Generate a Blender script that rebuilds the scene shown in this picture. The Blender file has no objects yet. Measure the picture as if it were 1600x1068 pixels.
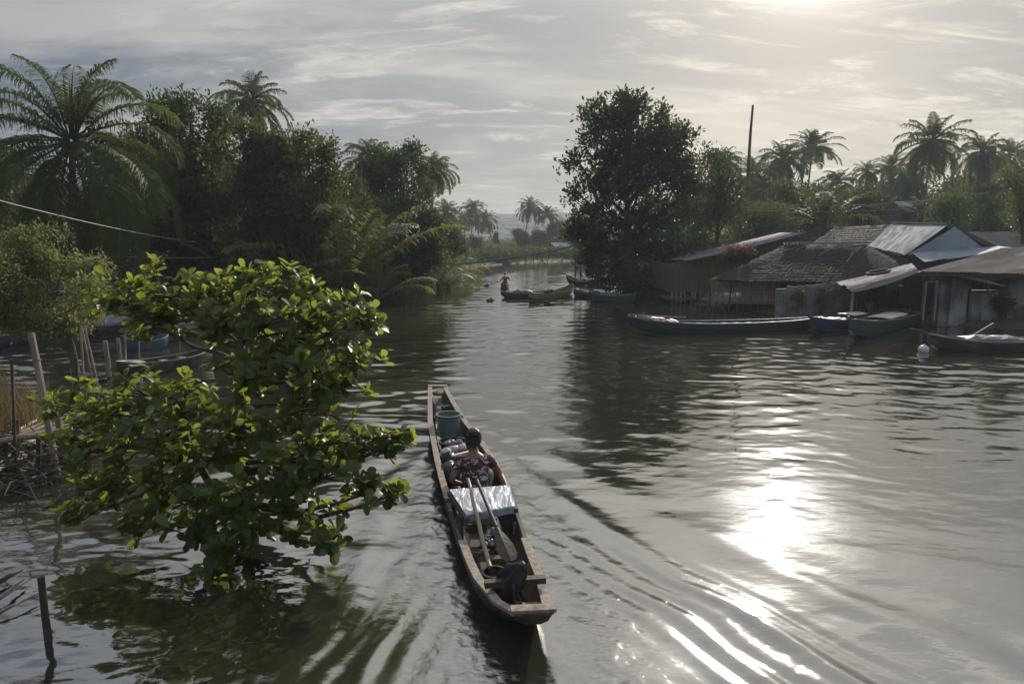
import bpy, math, random
import numpy as np
from mathutils import Vector, Matrix

scene = bpy.context.scene
COL = scene.collection
R = math.radians

# ------------------------------------------------------------------ camera
H_CAM = 3.5
PITCH = R(8.7)
FPX = 1067.0
cam = bpy.data.cameras.new('camera')
cam.lens = 24.0
cam.sensor_width = 36.0
cam.clip_end = 4000
cam.clip_start = 0.05
camo = bpy.data.objects.new('camera', cam)
COL.objects.link(camo)
camo.location = (0, 0, H_CAM)
camo.rotation_euler = (R(90) - PITCH, 0, 0)
scene.camera = camo

# ------------------------------------------------------------------ light
SUN_EL = R(21.7)
SUN_AZ = R(22.5)            # to the right of +Y
SUN_DIR = Vector((math.sin(SUN_AZ) * math.cos(SUN_EL), math.cos(SUN_AZ) * math.cos(SUN_EL), math.sin(SUN_EL)))
sun = bpy.data.lights.new('sun', 'SUN')
sun.energy = 3.8
sun.angle = R(0.6)
sun.color = (1.0, 0.91, 0.79)
suno = bpy.data.objects.new('sun', sun)
COL.objects.link(suno)
suno.rotation_euler = (-SUN_DIR).to_track_quat('-Z', 'Y').to_euler()
suno.location = (40, 90, 50)

world = bpy.data.worlds.new('World')
scene.world = world
world.use_nodes = True
wn, wl = world.node_tree.nodes, world.node_tree.links
for n in list(wn):
    wn.remove(n)


def wnode(t, **kw):
    n = wn.new(t)
    for k, v in kw.items():
        setattr(n, k, v)
    return n


def wmath(op, a, b=None, c=None, clamp=False):
    n = wn.new('ShaderNodeMath')
    n.operation = op
    n.use_clamp = clamp
    for i, x in enumerate((a, b, c)):
        if x is None:
            continue
        if isinstance(x, (int, float)):
            n.inputs[i].default_value = x
        else:
            wl.new(x, n.inputs[i])
    return n.outputs[0]


def wmix(f, a, b):
    n = wn.new('ShaderNodeMix')
    n.data_type = 'RGBA'
    for s, x in ((n.inputs[0], f), (n.inputs[6], a), (n.inputs[7], b)):
        if isinstance(x, (int, float)):
            s.default_value = x
        elif isinstance(x, tuple):
            s.default_value = (*x, 1)
        else:
            wl.new(x, s)
    return n.outputs[2]


sky = wnode('ShaderNodeTexSky', sky_type='NISHITA', sun_disc=False)
sky.sun_elevation = SUN_EL
sky.sun_rotation = SUN_AZ
sky.air_density = 1.2
sky.dust_density = 2.5
tc = wnode('ShaderNodeTexCoord')
sep = wnode('ShaderNodeSeparateXYZ')
wl.new(tc.outputs['Generated'], sep.inputs[0])
X, Y, Z = sep.outputs
zc = wmath('ADD', wmath('MAXIMUM', Z, 0.0), 0.16)
comb = wnode('ShaderNodeCombineXYZ')
wl.new(wmath('DIVIDE', X, zc), comb.inputs[0])
wl.new(wmath('DIVIDE', Y, zc), comb.inputs[1])
mp = wnode('ShaderNodeMapping')
mp.inputs['Rotation'].default_value = (0, 0, R(14))
mp.inputs['Scale'].default_value = (0.55, 1.5, 1)
mp.inputs['Location'].default_value = (3.1, 1.7, 0)
wl.new(comb.outputs[0], mp.inputs[0])


def wnoise(scale, detail, dist, rough=0.55, vec=None):
    n = wnode('ShaderNodeTexNoise')
    n.inputs['Scale'].default_value = scale
    n.inputs['Detail'].default_value = detail
    n.inputs['Roughness'].default_value = rough
    n.inputs['Distortion'].default_value = dist
    wl.new(vec or mp.outputs[0], n.inputs['Vector'])
    return n.outputs[0]


def wrange(x, a, b, c=0.0, d=1.0):
    n = wnode('ShaderNodeMapRange', interpolation_type='SMOOTHSTEP')
    for i, v in enumerate((a, b, c, d)):
        n.inputs[i + 1].default_value = v
    wl.new(x, n.inputs[0])
    return n.outputs[0]


big = wrange(wnoise(0.75, 7, 0.7, 0.6), 0.42, 0.68)
wisp = wrange(wnoise(2.1, 12, 1.1, 0.68), 0.49, 0.61)
fine = wrange(wnoise(9.0, 8, 0.6, 0.6), 0.34, 0.66)
dot = wmath('ADD', wmath('ADD', wmath('MULTIPLY', X, SUN_DIR.x), wmath('MULTIPLY', Y, SUN_DIR.y)),
            wmath('MULTIPLY', Z, SUN_DIR.z))
prox = wrange(dot, 0.40, 1.05)
dpos = wmath('MAXIMUM', dot, 0.0)
cloud_lo = wmix(prox, (0.85, 1.20, 1.85), (3.9, 3.95, 4.0))
cloud_hi = wmix(prox, (4.9, 4.8, 4.65), (6.9, 6.55, 5.95))
cl = wmix(wmath('MULTIPLY', big, 0.75), cloud_lo, cloud_hi)
cl = wmix(wmath('MULTIPLY', wisp, wmath('ADD', wmath('MULTIPLY', fine, 0.95), 0.10)), cl, cloud_hi)
base = wmix(0.95, sky.outputs[0], cl)
high = wnode('ShaderNodeVectorMath', operation='SCALE')
wl.new(base, high.inputs[0])
wl.new(wmath('ADD', 1.0, wmath('MULTIPLY', wrange(Z, 0.26, 0.50), 1.15)), high.inputs['Scale'])
base = high.outputs[0]
glow = wmath('ADD', wmath('MULTIPLY', wmath('POWER', dpos, 600.0), 50.0),
             wmath('ADD', wmath('MULTIPLY', wmath('POWER', dpos, 60.0), 1.8), wmath('MULTIPLY', wmath('POWER', dpos, 9.0), 0.12)))
gl = wnode('ShaderNodeVectorMath', operation='SCALE')
gl.inputs[0].default_value = (1.0, 0.97, 0.92)
wl.new(wmath('MULTIPLY', glow, wmath('ADD', wmath('MULTIPLY', big, 0.5), 0.65)), gl.inputs['Scale'])
add = wnode('ShaderNodeVectorMath', operation='ADD')
wl.new(base, add.inputs[0])
wl.new(gl.outputs[0], add.inputs[1])
bg = wnode('ShaderNodeBackground')
bg.inputs['Strength'].default_value = 0.085
wl.new(add.outputs[0], bg.inputs[0])
wo = wnode('ShaderNodeOutputWorld')
wl.new(bg.outputs[0], wo.inputs[0])

scene.view_settings.view_transform = 'Standard'
scene.view_settings.look = 'None'
scene.view_settings.exposure = 0.26
scene.view_settings.gamma = 1.0
scene.render.engine = 'CYCLES'
scene.cycles.max_bounces = 8
scene.cycles.diffuse_bounces = 3
scene.cycles.glossy_bounces = 4
scene.cycles.transmission_bounces = 4
scene.cycles.transparent_max_bounces = 8
scene.cycles.volume_bounces = 1
scene.cycles.use_denoising = True
scene.cycles.sample_clamp_indirect = 6.0
scene.cycles.caustics_reflective = False
scene.cycles.caustics_refractive = False

# ------------------------------------------------------------------ helpers
CP, SP = math.cos(PITCH), math.sin(PITCH)


def W(px, py, yy):
    """a point of the place at distance yy that the photograph shows at px, py (survey helper)"""
    u = (px - 800) / FPX
    v = (534 - py) / FPX
    dy = CP + v * SP
    t = yy / dy
    return Vector((u * t, yy, H_CAM + (-SP + v * CP) * t))


def G(px, py, z=0.0):
    u = (px - 800) / FPX
    v = (534 - py) / FPX
    dz = -SP + v * CP
    t = (z - H_CAM) / dz
    return Vector((u * t, (CP + v * SP) * t, z))


def tag(o, label=None, cat=None, group=None, kind=None):
    if label: o['label'] = label
    if cat: o['category'] = cat
    if group: o['group'] = group
    if kind: o['kind'] = kind
    return o


def empty(name, loc, label, cat, group=None, rz=0.0):
    o = bpy.data.objects.new(name, None)
    o.empty_display_size = 0.2
    COL.objects.link(o)
    o.location = loc
    o.rotation_euler = (0, 0, rz)
    return tag(o, label, cat, group)


def link(name, me, parent=None, loc=None):
    o = bpy.data.objects.new(name, me)
    COL.objects.link(o)
    if parent is not None:
        o.parent = parent
    if loc is not None:
        o.location = loc
    return o


def children_of(o):
    return [c for c in bpy.data.objects if c.parent == o]


def copy_tree(o, loc=None, rz=None, scale=None, label=None, kids=None):
    c = o.copy()
    COL.objects.link(c)
    if loc is not None: c.location = loc
    if rz is not None: c.rotation_euler = (0, 0, rz)
    if scale is not None: c.scale = (scale, scale, scale) if isinstance(scale, (int, float)) else scale
    if label: c['label'] = label

    def rec(src, dst):
        for ch in list(src.children):
            d = ch.copy()
            COL.objects.link(d)
            d.parent = dst
            rec(ch, d)
    rec(o, c)
    return c


def np_mesh(name, V, F, mat, tint=None, smooth=False, uv=None):
    """V (n,3); F (m,k) faces all of k corners, or list of such arrays"""
    if not isinstance(F, list):
        F = [F]
    F = [np.asarray(f, dtype=np.int32) for f in F if len(f)]
    me = bpy.data.meshes.new(name)
    V = np.asarray(V, dtype=np.float32)
    me.vertices.add(len(V))
    me.vertices.foreach_set('co', V.ravel())
    nl = sum(f.size for f in F)
    nf = sum(len(f) for f in F)
    me.loops.add(nl)
    me.polygons.add(nf)
    me.loops.foreach_set('vertex_index', np.concatenate([f.ravel() for f in F]))
    starts, tot, s = [], [], 0
    for f in F:
        k = f.shape[1]
        starts.append(s + np.arange(len(f)) * k)
        tot.append(np.full(len(f), k))
        s += f.size
    me.polygons.foreach_set('loop_start', np.concatenate(starts).astype(np.int32))
    me.polygons.foreach_set('loop_total', np.concatenate(tot).astype(np.int32))
    me.update(calc_edges=True)
    me.polygons.foreach_set('use_smooth', np.full(nf, smooth, dtype=bool))
    if tint is not None:
        a = me.attributes.new('tint', 'FLOAT', 'POINT')
        a.data.foreach_set('value', np.asarray(tint, dtype=np.float32))
    if uv is not None:
        l = me.uv_layers.new(name='UVMap')
        idx = np.concatenate([f.ravel() for f in F])
        l.data.foreach_set('uv', np.asarray(uv, dtype=np.float32)[idx].ravel())
    me.materials.append(mat)
    return me


class MB:
    """collects shapes and links them as one mesh"""

    def __init__(s):
        s.v, s.q, s.t, s.n, s.uv = [], [], [], 0, []

    def add(s, V, Q=(), T=(), uv=None):
        V = np.asarray(V, dtype=np.float64)
        if len(Q): s.q.append(np.asarray(Q, dtype=np.int32) + s.n)
        if len(T): s.t.append(np.asarray(T, dtype=np.int32) + s.n)
        s.v.append(V)
        s.uv.append(np.zeros((len(V), 2)) if uv is None else np.asarray(uv))
        s.n += len(V)
        return s

    def box(s, c, size, rot=None, taper=1.0):
        x, y, z = [a / 2 for a in size]
        v = np.array([(-x, -y, -z), (x, -y, -z), (x, y, -z), (-x, y, -z),
                      (-x * taper, -y * taper, z), (x * taper, -y * taper, z), (x * taper, y * taper, z), (-x * taper, y * taper, z)])
        if rot is not None:
            M = np.array(rot.to_3x3() if hasattr(rot, 'to_3x3') else rot)
            v = v @ M.T
        v = v + np.array(c)
        return s.add(v, [(0, 3, 2, 1), (4, 5, 6, 7), (0, 1, 5, 4), (1, 2, 6, 5), (2, 3, 7, 6), (3, 0, 4, 7)])

    def bar(s, a, b, w, h, up=(0, 0, 1)):
        a, b = Vector(a), Vector(b)
        d = b - a
        L = d.length
        d.normalize()
        up = Vector(up)
        sd = d.cross(up)
        if sd.length < 1e-4:
            sd = d.cross(Vector((1, 0, 0)))
        sd.normalize()
        u = sd.cross(d)
        M = Matrix((sd, d, u)).transposed()
        return s.box((a + b) / 2, (w, L, h), M)

    def tube(s, pts, rad, n=8, cap=True, jit=0.0, rng=None):
        pts = [Vector(p) for p in pts]
        k = len(pts)
        if isinstance(rad, (int, float)):
            rad = [rad] * k
        tang = []
        for i in range(k):
            t = pts[min(i + 1, k - 1)] - pts[max(i - 1, 0)]
            tang.append(t.normalized() if t.length > 1e-9 else Vector((0, 0, 1)))
        ref = Vector((0, 0, 1)) if abs(tang[0].z) < 0.9 else Vector((1, 0, 0))
        u = tang[0].cross(ref).normalized()
        V = []
        for i in range(k):
            t = tang[i]
            u = (u - t * u.dot(t)).normalized()
            w = t.cross(u)
            for j in range(n):
                a = 2 * math.pi * j / n
                r = rad[i] * (1 + (rng.uniform(-jit, jit) if rng else 0))
                V.append(pts[i] + (u * math.cos(a) + w * math.sin(a)) * r)
        Q = [(i * n + j, i * n + (j + 1) % n, (i + 1) * n + (j + 1) % n, (i + 1) * n + j) for i in range(k - 1) for j in range(n)]
        T = []
        if cap:
            V.append(pts[0]); V.append(pts[-1])
            c0, c1 = k * n, k * n + 1
            T = [(c0, (j + 1) % n, j) for j in range(n)] + [(c1, (k - 1) * n + j, (k - 1) * n + (j + 1) % n) for j in range(n)]
        return s.add([tuple(p) for p in V], Q, T)

    def lathe(s, prof, c=(0, 0, 0), n=24):
        V = [(c[0] + r * math.cos(2 * math.pi * j / n), c[1] + r * math.sin(2 * math.pi * j / n), c[2] + z) for r, z in prof for j in range(n)]
        Q = [(i * n + j, i * n + (j + 1) % n, (i + 1) * n + (j + 1) % n, (i + 1) * n + j) for i in range(len(prof) - 1) for j in range(n)]
        return s.add(V, Q)

    def blob(s, c, r, n=10, noise=0.0, seed=0, flat=1.0):
        rg = random.Random(seed)
        V, Q = [], []
        m = n // 2 + 1
        for i in range(m + 1):
            th = math.pi * i / m
            for j in range(n):
                ph = 2 * math.pi * j / n
                k = 1 + rg.uniform(-noise, noise)
                rx, ry, rz_ = r if not isinstance(r, (int, float)) else (r, r, r * flat)
                V.append((c[0] + rx * k * math.sin(th) * math.cos(ph), c[1] + ry * k * math.sin(th) * math.sin(ph), c[2] + rz_ * k * math.cos(th)))
        for i in range(m):
            for j in range(n):
                Q.append((i * n + j, (i + 1) * n + j, (i + 1) * n + (j + 1) % n, i * n + (j + 1) % n))
        return s.add(V, Q)

    def build(s, name, mat, parent=None, smooth=False, loc=None, org=None):
        V = np.concatenate(s.v)
        if org is not None:
            V = V - np.array(org)
        fs = []
        if s.q: fs.append(np.concatenate(s.q))
        if s.t: fs.append(np.concatenate(s.t))
        me = np_mesh(name, V, fs, mat, smooth=smooth, uv=np.concatenate(s.uv))
        return link(name, me, parent, loc)


# ------------------------------------------------------------------ materials
def nmat(name):
    m = bpy.data.materials.new(name)
    m.use_nodes = True
    nt = m.node_tree
    return m, nt.nodes, nt.links, nt.nodes['Principled BSDF'], nt.nodes['Material Output']


def ramp(nodes, stops):
    r = nodes.new('ShaderNodeValToRGB')
    el = r.color_ramp.elements
    el[0].position, el[0].color = stops[0][0], (*stops[0][1], 1)
    el[1].position, el[1].color = stops[-1][0], (*stops[-1][1], 1)
    for p, c in stops[1:-1]:
        e = el.new(p)
        e.color = (*c, 1)
    return r


def rough_mat(name, stops, scale=4.0, stretch=(1, 1, 1), rough=0.75, bump=0.3, bscale=None, detail=6, spec=0.35, metal=0.0, coord='Object', dist=0.0, bdist=0.02):
    m, n, l, b, o = nmat(name)
    t = n.new('ShaderNodeTexCoord')
    mp = n.new('ShaderNodeMapping')
    mp.inputs['Scale'].default_value = stretch
    l.new(t.outputs[coord], mp.inputs[0])
    no = n.new('ShaderNodeTexNoise')
    no.inputs['Scale'].default_value = scale
    no.inputs['Detail'].default_value = detail
    no.inputs['Distortion'].default_value = dist
    l.new(mp.outputs[0], no.inputs['Vector'])
    r = ramp(n, stops)
    l.new(no.outputs[0], r.inputs[0])
    l.new(r.outputs[0], b.inputs['Base Color'])
    b.inputs['Roughness'].default_value = rough
    b.inputs['Metallic'].default_value = metal
    b.inputs['Specular IOR Level'].default_value = spec
    n2 = n.new('ShaderNodeTexNoise')
    n2.inputs['Scale'].default_value = bscale or scale * 3
    n2.inputs['Detail'].default_value = 5
    l.new(mp.outputs[0], n2.inputs['Vector'])
    bp = n.new('ShaderNodeBump')
    bp.inputs['Strength'].default_value = bump
    bp.inputs['Distance'].default_value = bdist
    l.new(n2.outputs[0], bp.inputs['Height'])
    l.new(bp.outputs[0], b.inputs['Normal'])
    return m


def leaf_mat(name, dark, light, trans, tr=0.35, rough=0.42, spec=0.5, veins=False):
    m, n, l, b, o = nmat(name)
    a = n.new('ShaderNodeAttribute')
    a.attribute_name = 'tint'
    oi = n.new('ShaderNodeObjectInfo')
    r = ramp(n, [(0.0, dark), (0.75, light), (1.0, tuple(min(1, c * 1.5) for c in light))])
    l.new(a.outputs['Fac'], r.inputs[0])
    hs = n.new('ShaderNodeHueSaturation')
    ma = n.new('ShaderNodeMath'); ma.operation = 'MULTIPLY_ADD'
    l.new(oi.outputs['Random'], ma.inputs[0])
    ma.inputs[1].default_value = 0.05; ma.inputs[2].default_value = 0.475
    l.new(ma.outputs[0], hs.inputs['Hue'])
    mv = n.new('ShaderNodeMath'); mv.operation = 'MULTIPLY_ADD'
    l.new(oi.outputs['Random'], mv.inputs[0])
    mv.inputs[1].default_value = 0.5; mv.inputs[2].default_value = 0.75
    l.new(mv.outputs[0], hs.inputs['Value'])
    l.new(r.outputs[0], hs.inputs['Color'])
    l.new(hs.outputs[0], b.inputs['Base Color'])
    b.inputs['Roughness'].default_value = rough
    b.inputs['Specular IOR Level'].default_value = spec
    t = n.new('ShaderNodeBsdfTranslucent')
    mt = n.new('ShaderNodeMix'); mt.data_type = 'RGBA'; mt.blend_type = 'MIX'
    mt.inputs[0].default_value = 0.45
    l.new(hs.outputs[0], mt.inputs[6])
    mt.inputs[7].default_value = (*trans, 1)
    l.new(mt.outputs[2], t.inputs[0])
    mx = n.new('ShaderNodeMixShader')
    mx.inputs[0].default_value = tr
    l.new(b.outputs[0], mx.inputs[1])
    l.new(t.outputs[0], mx.inputs[2])
    l.new(mx.outputs[0], o.inputs['Surface'])
    return m


M = {}
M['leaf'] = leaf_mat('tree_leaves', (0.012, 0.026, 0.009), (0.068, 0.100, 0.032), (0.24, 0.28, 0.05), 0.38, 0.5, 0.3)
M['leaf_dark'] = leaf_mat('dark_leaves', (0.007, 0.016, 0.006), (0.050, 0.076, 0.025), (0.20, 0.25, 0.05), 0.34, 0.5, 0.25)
M['leaf_yellow'] = leaf_mat('light_leaves', (0.07, 0.095, 0.035), (0.19, 0.205, 0.08), (0.42, 0.42, 0.12), 0.45, 0.5, 0.3)
M['leaf_big'] = leaf_mat('broad_glossy_leaves', (0.016, 0.038, 0.012), (0.085, 0.135, 0.034), (0.62, 0.68, 0.08), 0.54, 0.36, 0.4)
M['palm'] = leaf_mat('palm_leaves', (0.022, 0.042, 0.013), (0.085, 0.115, 0.035), (0.28, 0.32, 0.06), 0.36, 0.6, 0.2)
M['nipa'] = leaf_mat('nipa_leaves', (0.045, 0.075, 0.018), (0.17, 0.19, 0.045), (0.40, 0.40, 0.07), 0.42, 0.55, 0.25)
M['grass'] = leaf_mat('grass_blades', (0.07, 0.055, 0.025), (0.20, 0.15, 0.07), (0.22, 0.17, 0.06), 0.3, 0.6)
M['bark'] = rough_mat('bark', [(0.3, (0.045, 0.035, 0.026)), (0.7, (0.13, 0.105, 0.08))], 3, (1, 1, 0.3), 0.9, 0.6)
M['palm_bark'] = rough_mat('palm_bark', [(0.3, (0.07, 0.06, 0.05)), (0.7, (0.19, 0.165, 0.14))], 2.5, (0.6, 0.6, 4), 0.9, 0.6)
M['husk'] = rough_mat('husk', [(0.3, (0.10, 0.07, 0.03)), (0.7, (0.20, 0.15, 0.05))], 8, rough=0.6)
M['mud'] = rough_mat('mud', [(0.3, (0.035, 0.028, 0.02)), (0.55, (0.075, 0.06, 0.042)), (0.75, (0.05, 0.06, 0.025))], 0.6, rough=0.8, bump=0.8, bscale=2.5, bdist=0.15)
M['hill'] = rough_mat('hill_woods', [(0.3, (0.03, 0.045, 0.02)), (0.7, (0.07, 0.09, 0.04))], 0.05, rough=0.9, bump=1.0, bscale=0.15, bdist=4)
M['wood_grey'] = rough_mat('weathered_wood', [(0.25, (0.11, 0.085, 0.063)), (0.5, (0.25, 0.205, 0.16)), (0.75, (0.38, 0.32, 0.255))], 6, (3, 3, 0.35), 0.8, 0.5, 14, bdist=0.008)
M['wood_dark'] = rough_mat('dark_wet_wood', [(0.3, (0.022, 0.018, 0.014)), (0.7, (0.08, 0.065, 0.05))], 5, (2, 2, 0.4), 0.65, 0.5, bdist=0.01)
M['bamboo'] = rough_mat('bamboo', [(0.3, (0.17, 0.13, 0.085)), (0.6, (0.33, 0.27, 0.18)), (0.8, (0.42, 0.35, 0.25))], 3, (1, 1, 1), 0.5, 0.25)
M['wire'] = rough_mat('cable', [(0.3, (0.30, 0.28, 0.25)), (0.7, (0.45, 0.42, 0.36))], 3, rough=0.5)
M['rope'] = rough_mat('rope', [(0.3, (0.10, 0.08, 0.06)), (0.7, (0.20, 0.17, 0.13))], 20, rough=0.8)

# ------------------------------------------------------------------ setting: ground, river, hills, haze
LB = [(-30, -9.0), (0, -9.0), (5, -8.6), (8, -7.6), (9.5, -7.3), (12, -8.0), (14.5, -9.6), (16.0, -15.0), (18, -24), (25, -27), (29.5, -21), (30, -14),
      (33, -11.5), (37, -9.6), (41, -8.0), (46, -6.2), (54, -6.6), (64, -7.4), (75, -6.0), (84, -4.0), (90, -1.0), (96, 2.0)]
RB = [(-30, 34), (0, 34), (18, 30), (24, 22.5), (27.2, 17.5), (29, 14.0), (31, 12.3), (34.5, 10.6), (38, 9.4), (43, 8.3), (50, 8.6), (60, 10), (75, 12), (92, 16), (98, 20)]
river = np.array([(x, y) for y, x in LB] + [(x, y) for y, x in [(102, 9), (104, 22)]] + [(x, y) for y, x in RB[::-1]])


def river_dist(px, py):
    """signed distance to the bank, positive on land"""
    n = len(river)
    d = np.full(px.shape, 1e9)
    inside = np.zeros(px.shape, bool)
    for i in range(n):
        x0, y0 = river[i]
        x1, y1 = river[(i + 1) % n]
        ex, ey = x1 - x0, y1 - y0
        t = np.clip(((px - x0) * ex + (py - y0) * ey) / (ex * ex + ey * ey + 1e-9), 0, 1)
        d = np.minimum(d, np.hypot(px - (x0 + t * ex), py - (y0 + t * ey)))
        c = ((y0 > py) != (y1 > py)) & (px < (x1 - x0) * (py - y0) / (y1 - y0 + 1e-12) + x0)
        inside ^= c
    return np.where(inside, -d, d)


def vnoise(x, y, seed):
    rg = np.random.RandomState(seed)
    tab = rg.rand(256, 256)
    xi, yi = np.floor(x).astype(int), np.floor(y).astype(int)
    fx, fy = x - xi, y - yi
    fx, fy = fx * fx * (3 - 2 * fx), fy * fy * (3 - 2 * fy)
    g = lambda a, b: tab[a % 256, b % 256]
    return (g(xi, yi) * (1 - fx) + g(xi + 1, yi) * fx) * (1 - fy) + (g(xi, yi + 1) * (1 - fx) + g(xi + 1, yi + 1) * fx) * fy


def fbm(x, y, seed, o=4):
    s, a, t = 0, 0.5, 0
    for i in range(o):
        s = s + a * vnoise(x * 2 ** i, y * 2 ** i, seed + i)
        t += a
        a *= 0.5
    return s / t


def grid_faces(ny, nx):
    i = np.arange((ny - 1) * nx).reshape(ny - 1, nx)[:, :-1].ravel()
    return np.stack([i, i + 1, i + nx + 1, i + nx], 1)


def land_height(x, y):
    d = river_dist(x, y)
    jag = (fbm(x * 0.8, y * 0.8, 5) - 0.5) * 1.4
    d = d + jag
    return np.where(d > 0, 0.40 * (1 - np.exp(-np.maximum(d, 0) / 1.6)) + 0.25 * (1 - np.exp(-np.maximum(d, 0) / 15)) + 0.10 * (fbm(x * 1.3, y * 1.3, 9) - 0.5), np.maximum(d * 0.4, -1.3)) + 0.02


gx = np.concatenate([-np.geomspace(1180, 42, 24), np.linspace(-40, 40, 230), np.geomspace(42, 1180, 24)])
gy = np.concatenate([-np.geomspace(90, 5, 8), np.linspace(-4, 110, 300), np.geomspace(112, 1180, 30)])
GX, GY = np.meshgrid(gx, gy)
GZ = land_height(GX, GY)
ground = link('ground', np_mesh('ground', np.stack([GX.ravel(), GY.ravel(), GZ.ravel()], 1), grid_faces(len(gy), len(gx)), M['mud'], smooth=True))
tag(ground, kind='structure')

# hills behind the far bend
hx = np.linspace(-650, 650, 220)
hy = np.linspace(430, 760, 60)
HX, HY = np.meshgrid(hx, hy)
prof = np.interp(HX, [-650, -250, -120, -60, -30, 0, 15, 40, 65, 120, 250, 650], [30, 26, 25, 24, 22, 22.5, 25.0, 24.5, 22, 22, 20, 26])
hz = prof * np.clip(1 - ((HY - 580) / 150) ** 2, -0.2, 1) + 4.0 * (fbm(HX / 28, HY / 28, 21) - 0.5) * np.clip(1 - ((HY - 580) / 160) ** 2, 0, 1) + 1.3 * (fbm(HX / 5, HY / 5, 31, 3) - 0.5)
hills = link('hills', np_mesh('hills', np.stack([HX.ravel(), HY.ravel(), hz.ravel()], 1), grid_faces(60, 220), M['hill']))
tag(hills, kind='structure')

# ---- the river surface, with its ripples and the wake of the passing boat as real waves
rows = [-20.0]
while rows[-1] < 104:
    y = rows[-1]
    rows.append(y + (1.0 if y < 1 else 0.1 if y < 4 else max(0.020, 0.0035 * abs(y)) if y < 26 else 0.0045 * y))
rows = np.array(rows)
cols = np.concatenate([-np.geomspace(7, 0.90, 26), np.linspace(-0.87, 0.87, 860), np.geomspace(0.90, 7, 26)])
RY, CU = np.meshgrid(rows, cols, indexing='ij')
WX = CU * np.maximum(RY, 5.0) * 1.0
WY = RY
BOW = np.array([-1.56, 13.95]); STERN = np.array([0.22, 5.35])
ax = (STERN - BOW); LEN = np.linalg.norm(ax); ax /= LEN
px_ = np.array([-ax[1], ax[0]])          # lateral: + is the left of the picture or right
rx, ry_ = WX - BOW[0], WY - BOW[1]
s_ = rx * ax[0] + ry_ * ax[1]            # metres aft of the bow
l_ = rx * px_[0] + ry_ * px_[1]
rg = np.random.RandomState(3)
wz = np.zeros_like(WX)
patch = 0.35 + 0.95 * fbm(WX * 0.16, WY * 0.22, 50, 3)
near_fade = np.clip((WY - 5) / 13 + np.clip(-WX / 6, -0.3, 0.25), 0, 1) * 0.60 + 0.18
warpx = (fbm(WX * 0.5, WY * 0.5, 60, 3) - 0.5) * 0.9
warpy = (fbm(WX * 0.5 + 31, WY * 0.5, 70, 3) - 0.5) * 0.7
for i in range(64):
    lam = 0.13 * (1.5 / 0.13) ** rg.rand()
    th = rg.normal(0, 0.45) + math.pi / 2 + (math.pi if rg.rand() < 0.5 else 0)
    k = 2 * math.pi / lam
    ok = np.clip((lam / (0.0042 * np.maximum(WY, 4) * 3.2)) - 0.7, 0, 1)
    a = 0.0068 * lam ** 0.92 / math.sqrt(64 / 12.0)
    wz += a * ok * np.sin(k * ((WX + warpx) * math.cos(th) + (WY + warpy) * math.sin(th)) + rg.rand() * 7)
wz *= patch * near_fade
wz += 0.012 * (fbm(WX * 0.8, WY * 1.3, 80, 2) - 0.5) * (1.3 - near_fade)
wake = np.zeros_like(WX)
for side in (1, -1):
    l = l_ * side
    aft = np.clip((s_ - 1.0) / 2.5, 0, 1)
    wob = (fbm(WX * 0.55, WY * 0.55, 90 + side, 2) - 0.5) * 0.6
    for c0, tanth, wid, amp, lam in ((0.20, 0.235, 0.30, 0.017, 0.85), (-0.35, 0.225, 0.40, 0.004, 0.45), (0.60, 0.34, 0.75, 0.008, 1.15)):
        e = l - (c0 + tanth * np.maximum(s_ - 1.0, 0) + 0.012 * np.maximum(s_ - 6, 0) ** 2 * (1 if side == -1 else 0.3)) + wob
        wake += aft * amp * np.exp(-(e / wid) ** 2) * np.cos(2 * math.pi * e / lam) * np.exp(-np.maximum(s_ - 10, 0) / 12)
hull_zone = np.exp(-((np.abs(l_) - 0.65) / 0.42) ** 2) * np.clip((s_ - 1.5) / 3, 0, 1)
stern_zone = np.exp(-(l_ / (0.45 + 0.10 * np.maximum(s_ - LEN, 0))) ** 2) * np.clip((s_ - LEN - 0.1) / 1.2, 0, 1)
chop = (fbm(WX * 5.0, WY * 5.0, 110, 4) - 0.5)
chop2 = (fbm(WX * 14.0, WY * 14.0, 120, 3) - 0.5)
wake += hull_zone * (0.022 * chop + 0.010 * chop2) + stern_zone * (0.042 * chop + 0.022 * chop2)
# waves shed along the quarter, running off behind the boat
for side in (1, -1):
    e = l_ * side - 0.45 - 0.42 * (s_ - 6.0)
    wake += 0.0055 * np.exp(-(e / 0.8) ** 2) * np.cos(2 * math.pi * e / 0.30 + 7 * fbm(WX, WY, 130, 2)) * np.clip((s_ - 5.5) / 2, 0, 1)
wz += wake
inside_v = 1 / (1 + np.exp((np.abs(l_) - (0.45 + 0.24 * np.maximum(s_ - 1.0, 0))) / 0.10)) * np.clip((s_ - 1.0) / 2, 0, 1)
turb = np.clip(0.30 * inside_v * (0.4 + 1.2 * fbm(WX * 0.9, WY * 0.9, 140, 3)) + 0.55 * hull_zone + 1.5 * stern_zone * (0.3 + fbm(WX * 2.5, WY * 2.5, 150, 3)), 0, 1.6)
water_v = np.stack([WX.ravel(), WY.ravel(), wz.ravel()], 1)

m, n, l, b, o = nmat('river_water')
M['water'] = m
b.inputs['Roughness'].default_value = 0.035
b.inputs['IOR'].default_value = 3.0
b.inputs['Specular IOR Level'].default_value = 0.5
t = n.new('ShaderNodeTexCoord')
nz = n.new('ShaderNodeTexNoise'); nz.inputs['Scale'].default_value = 0.25; nz.inputs['Detail'].default_value = 4
l.new(t.outputs['Object'], nz.inputs['Vector'])
r = ramp(n, [(0.3, (0.022, 0.021, 0.014)), (0.7, (0.032, 0.030, 0.020))])
l.new(nz.outputs[0], r.inputs[0]); l.new(r.outputs[0], b.inputs['Base Color'])


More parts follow.
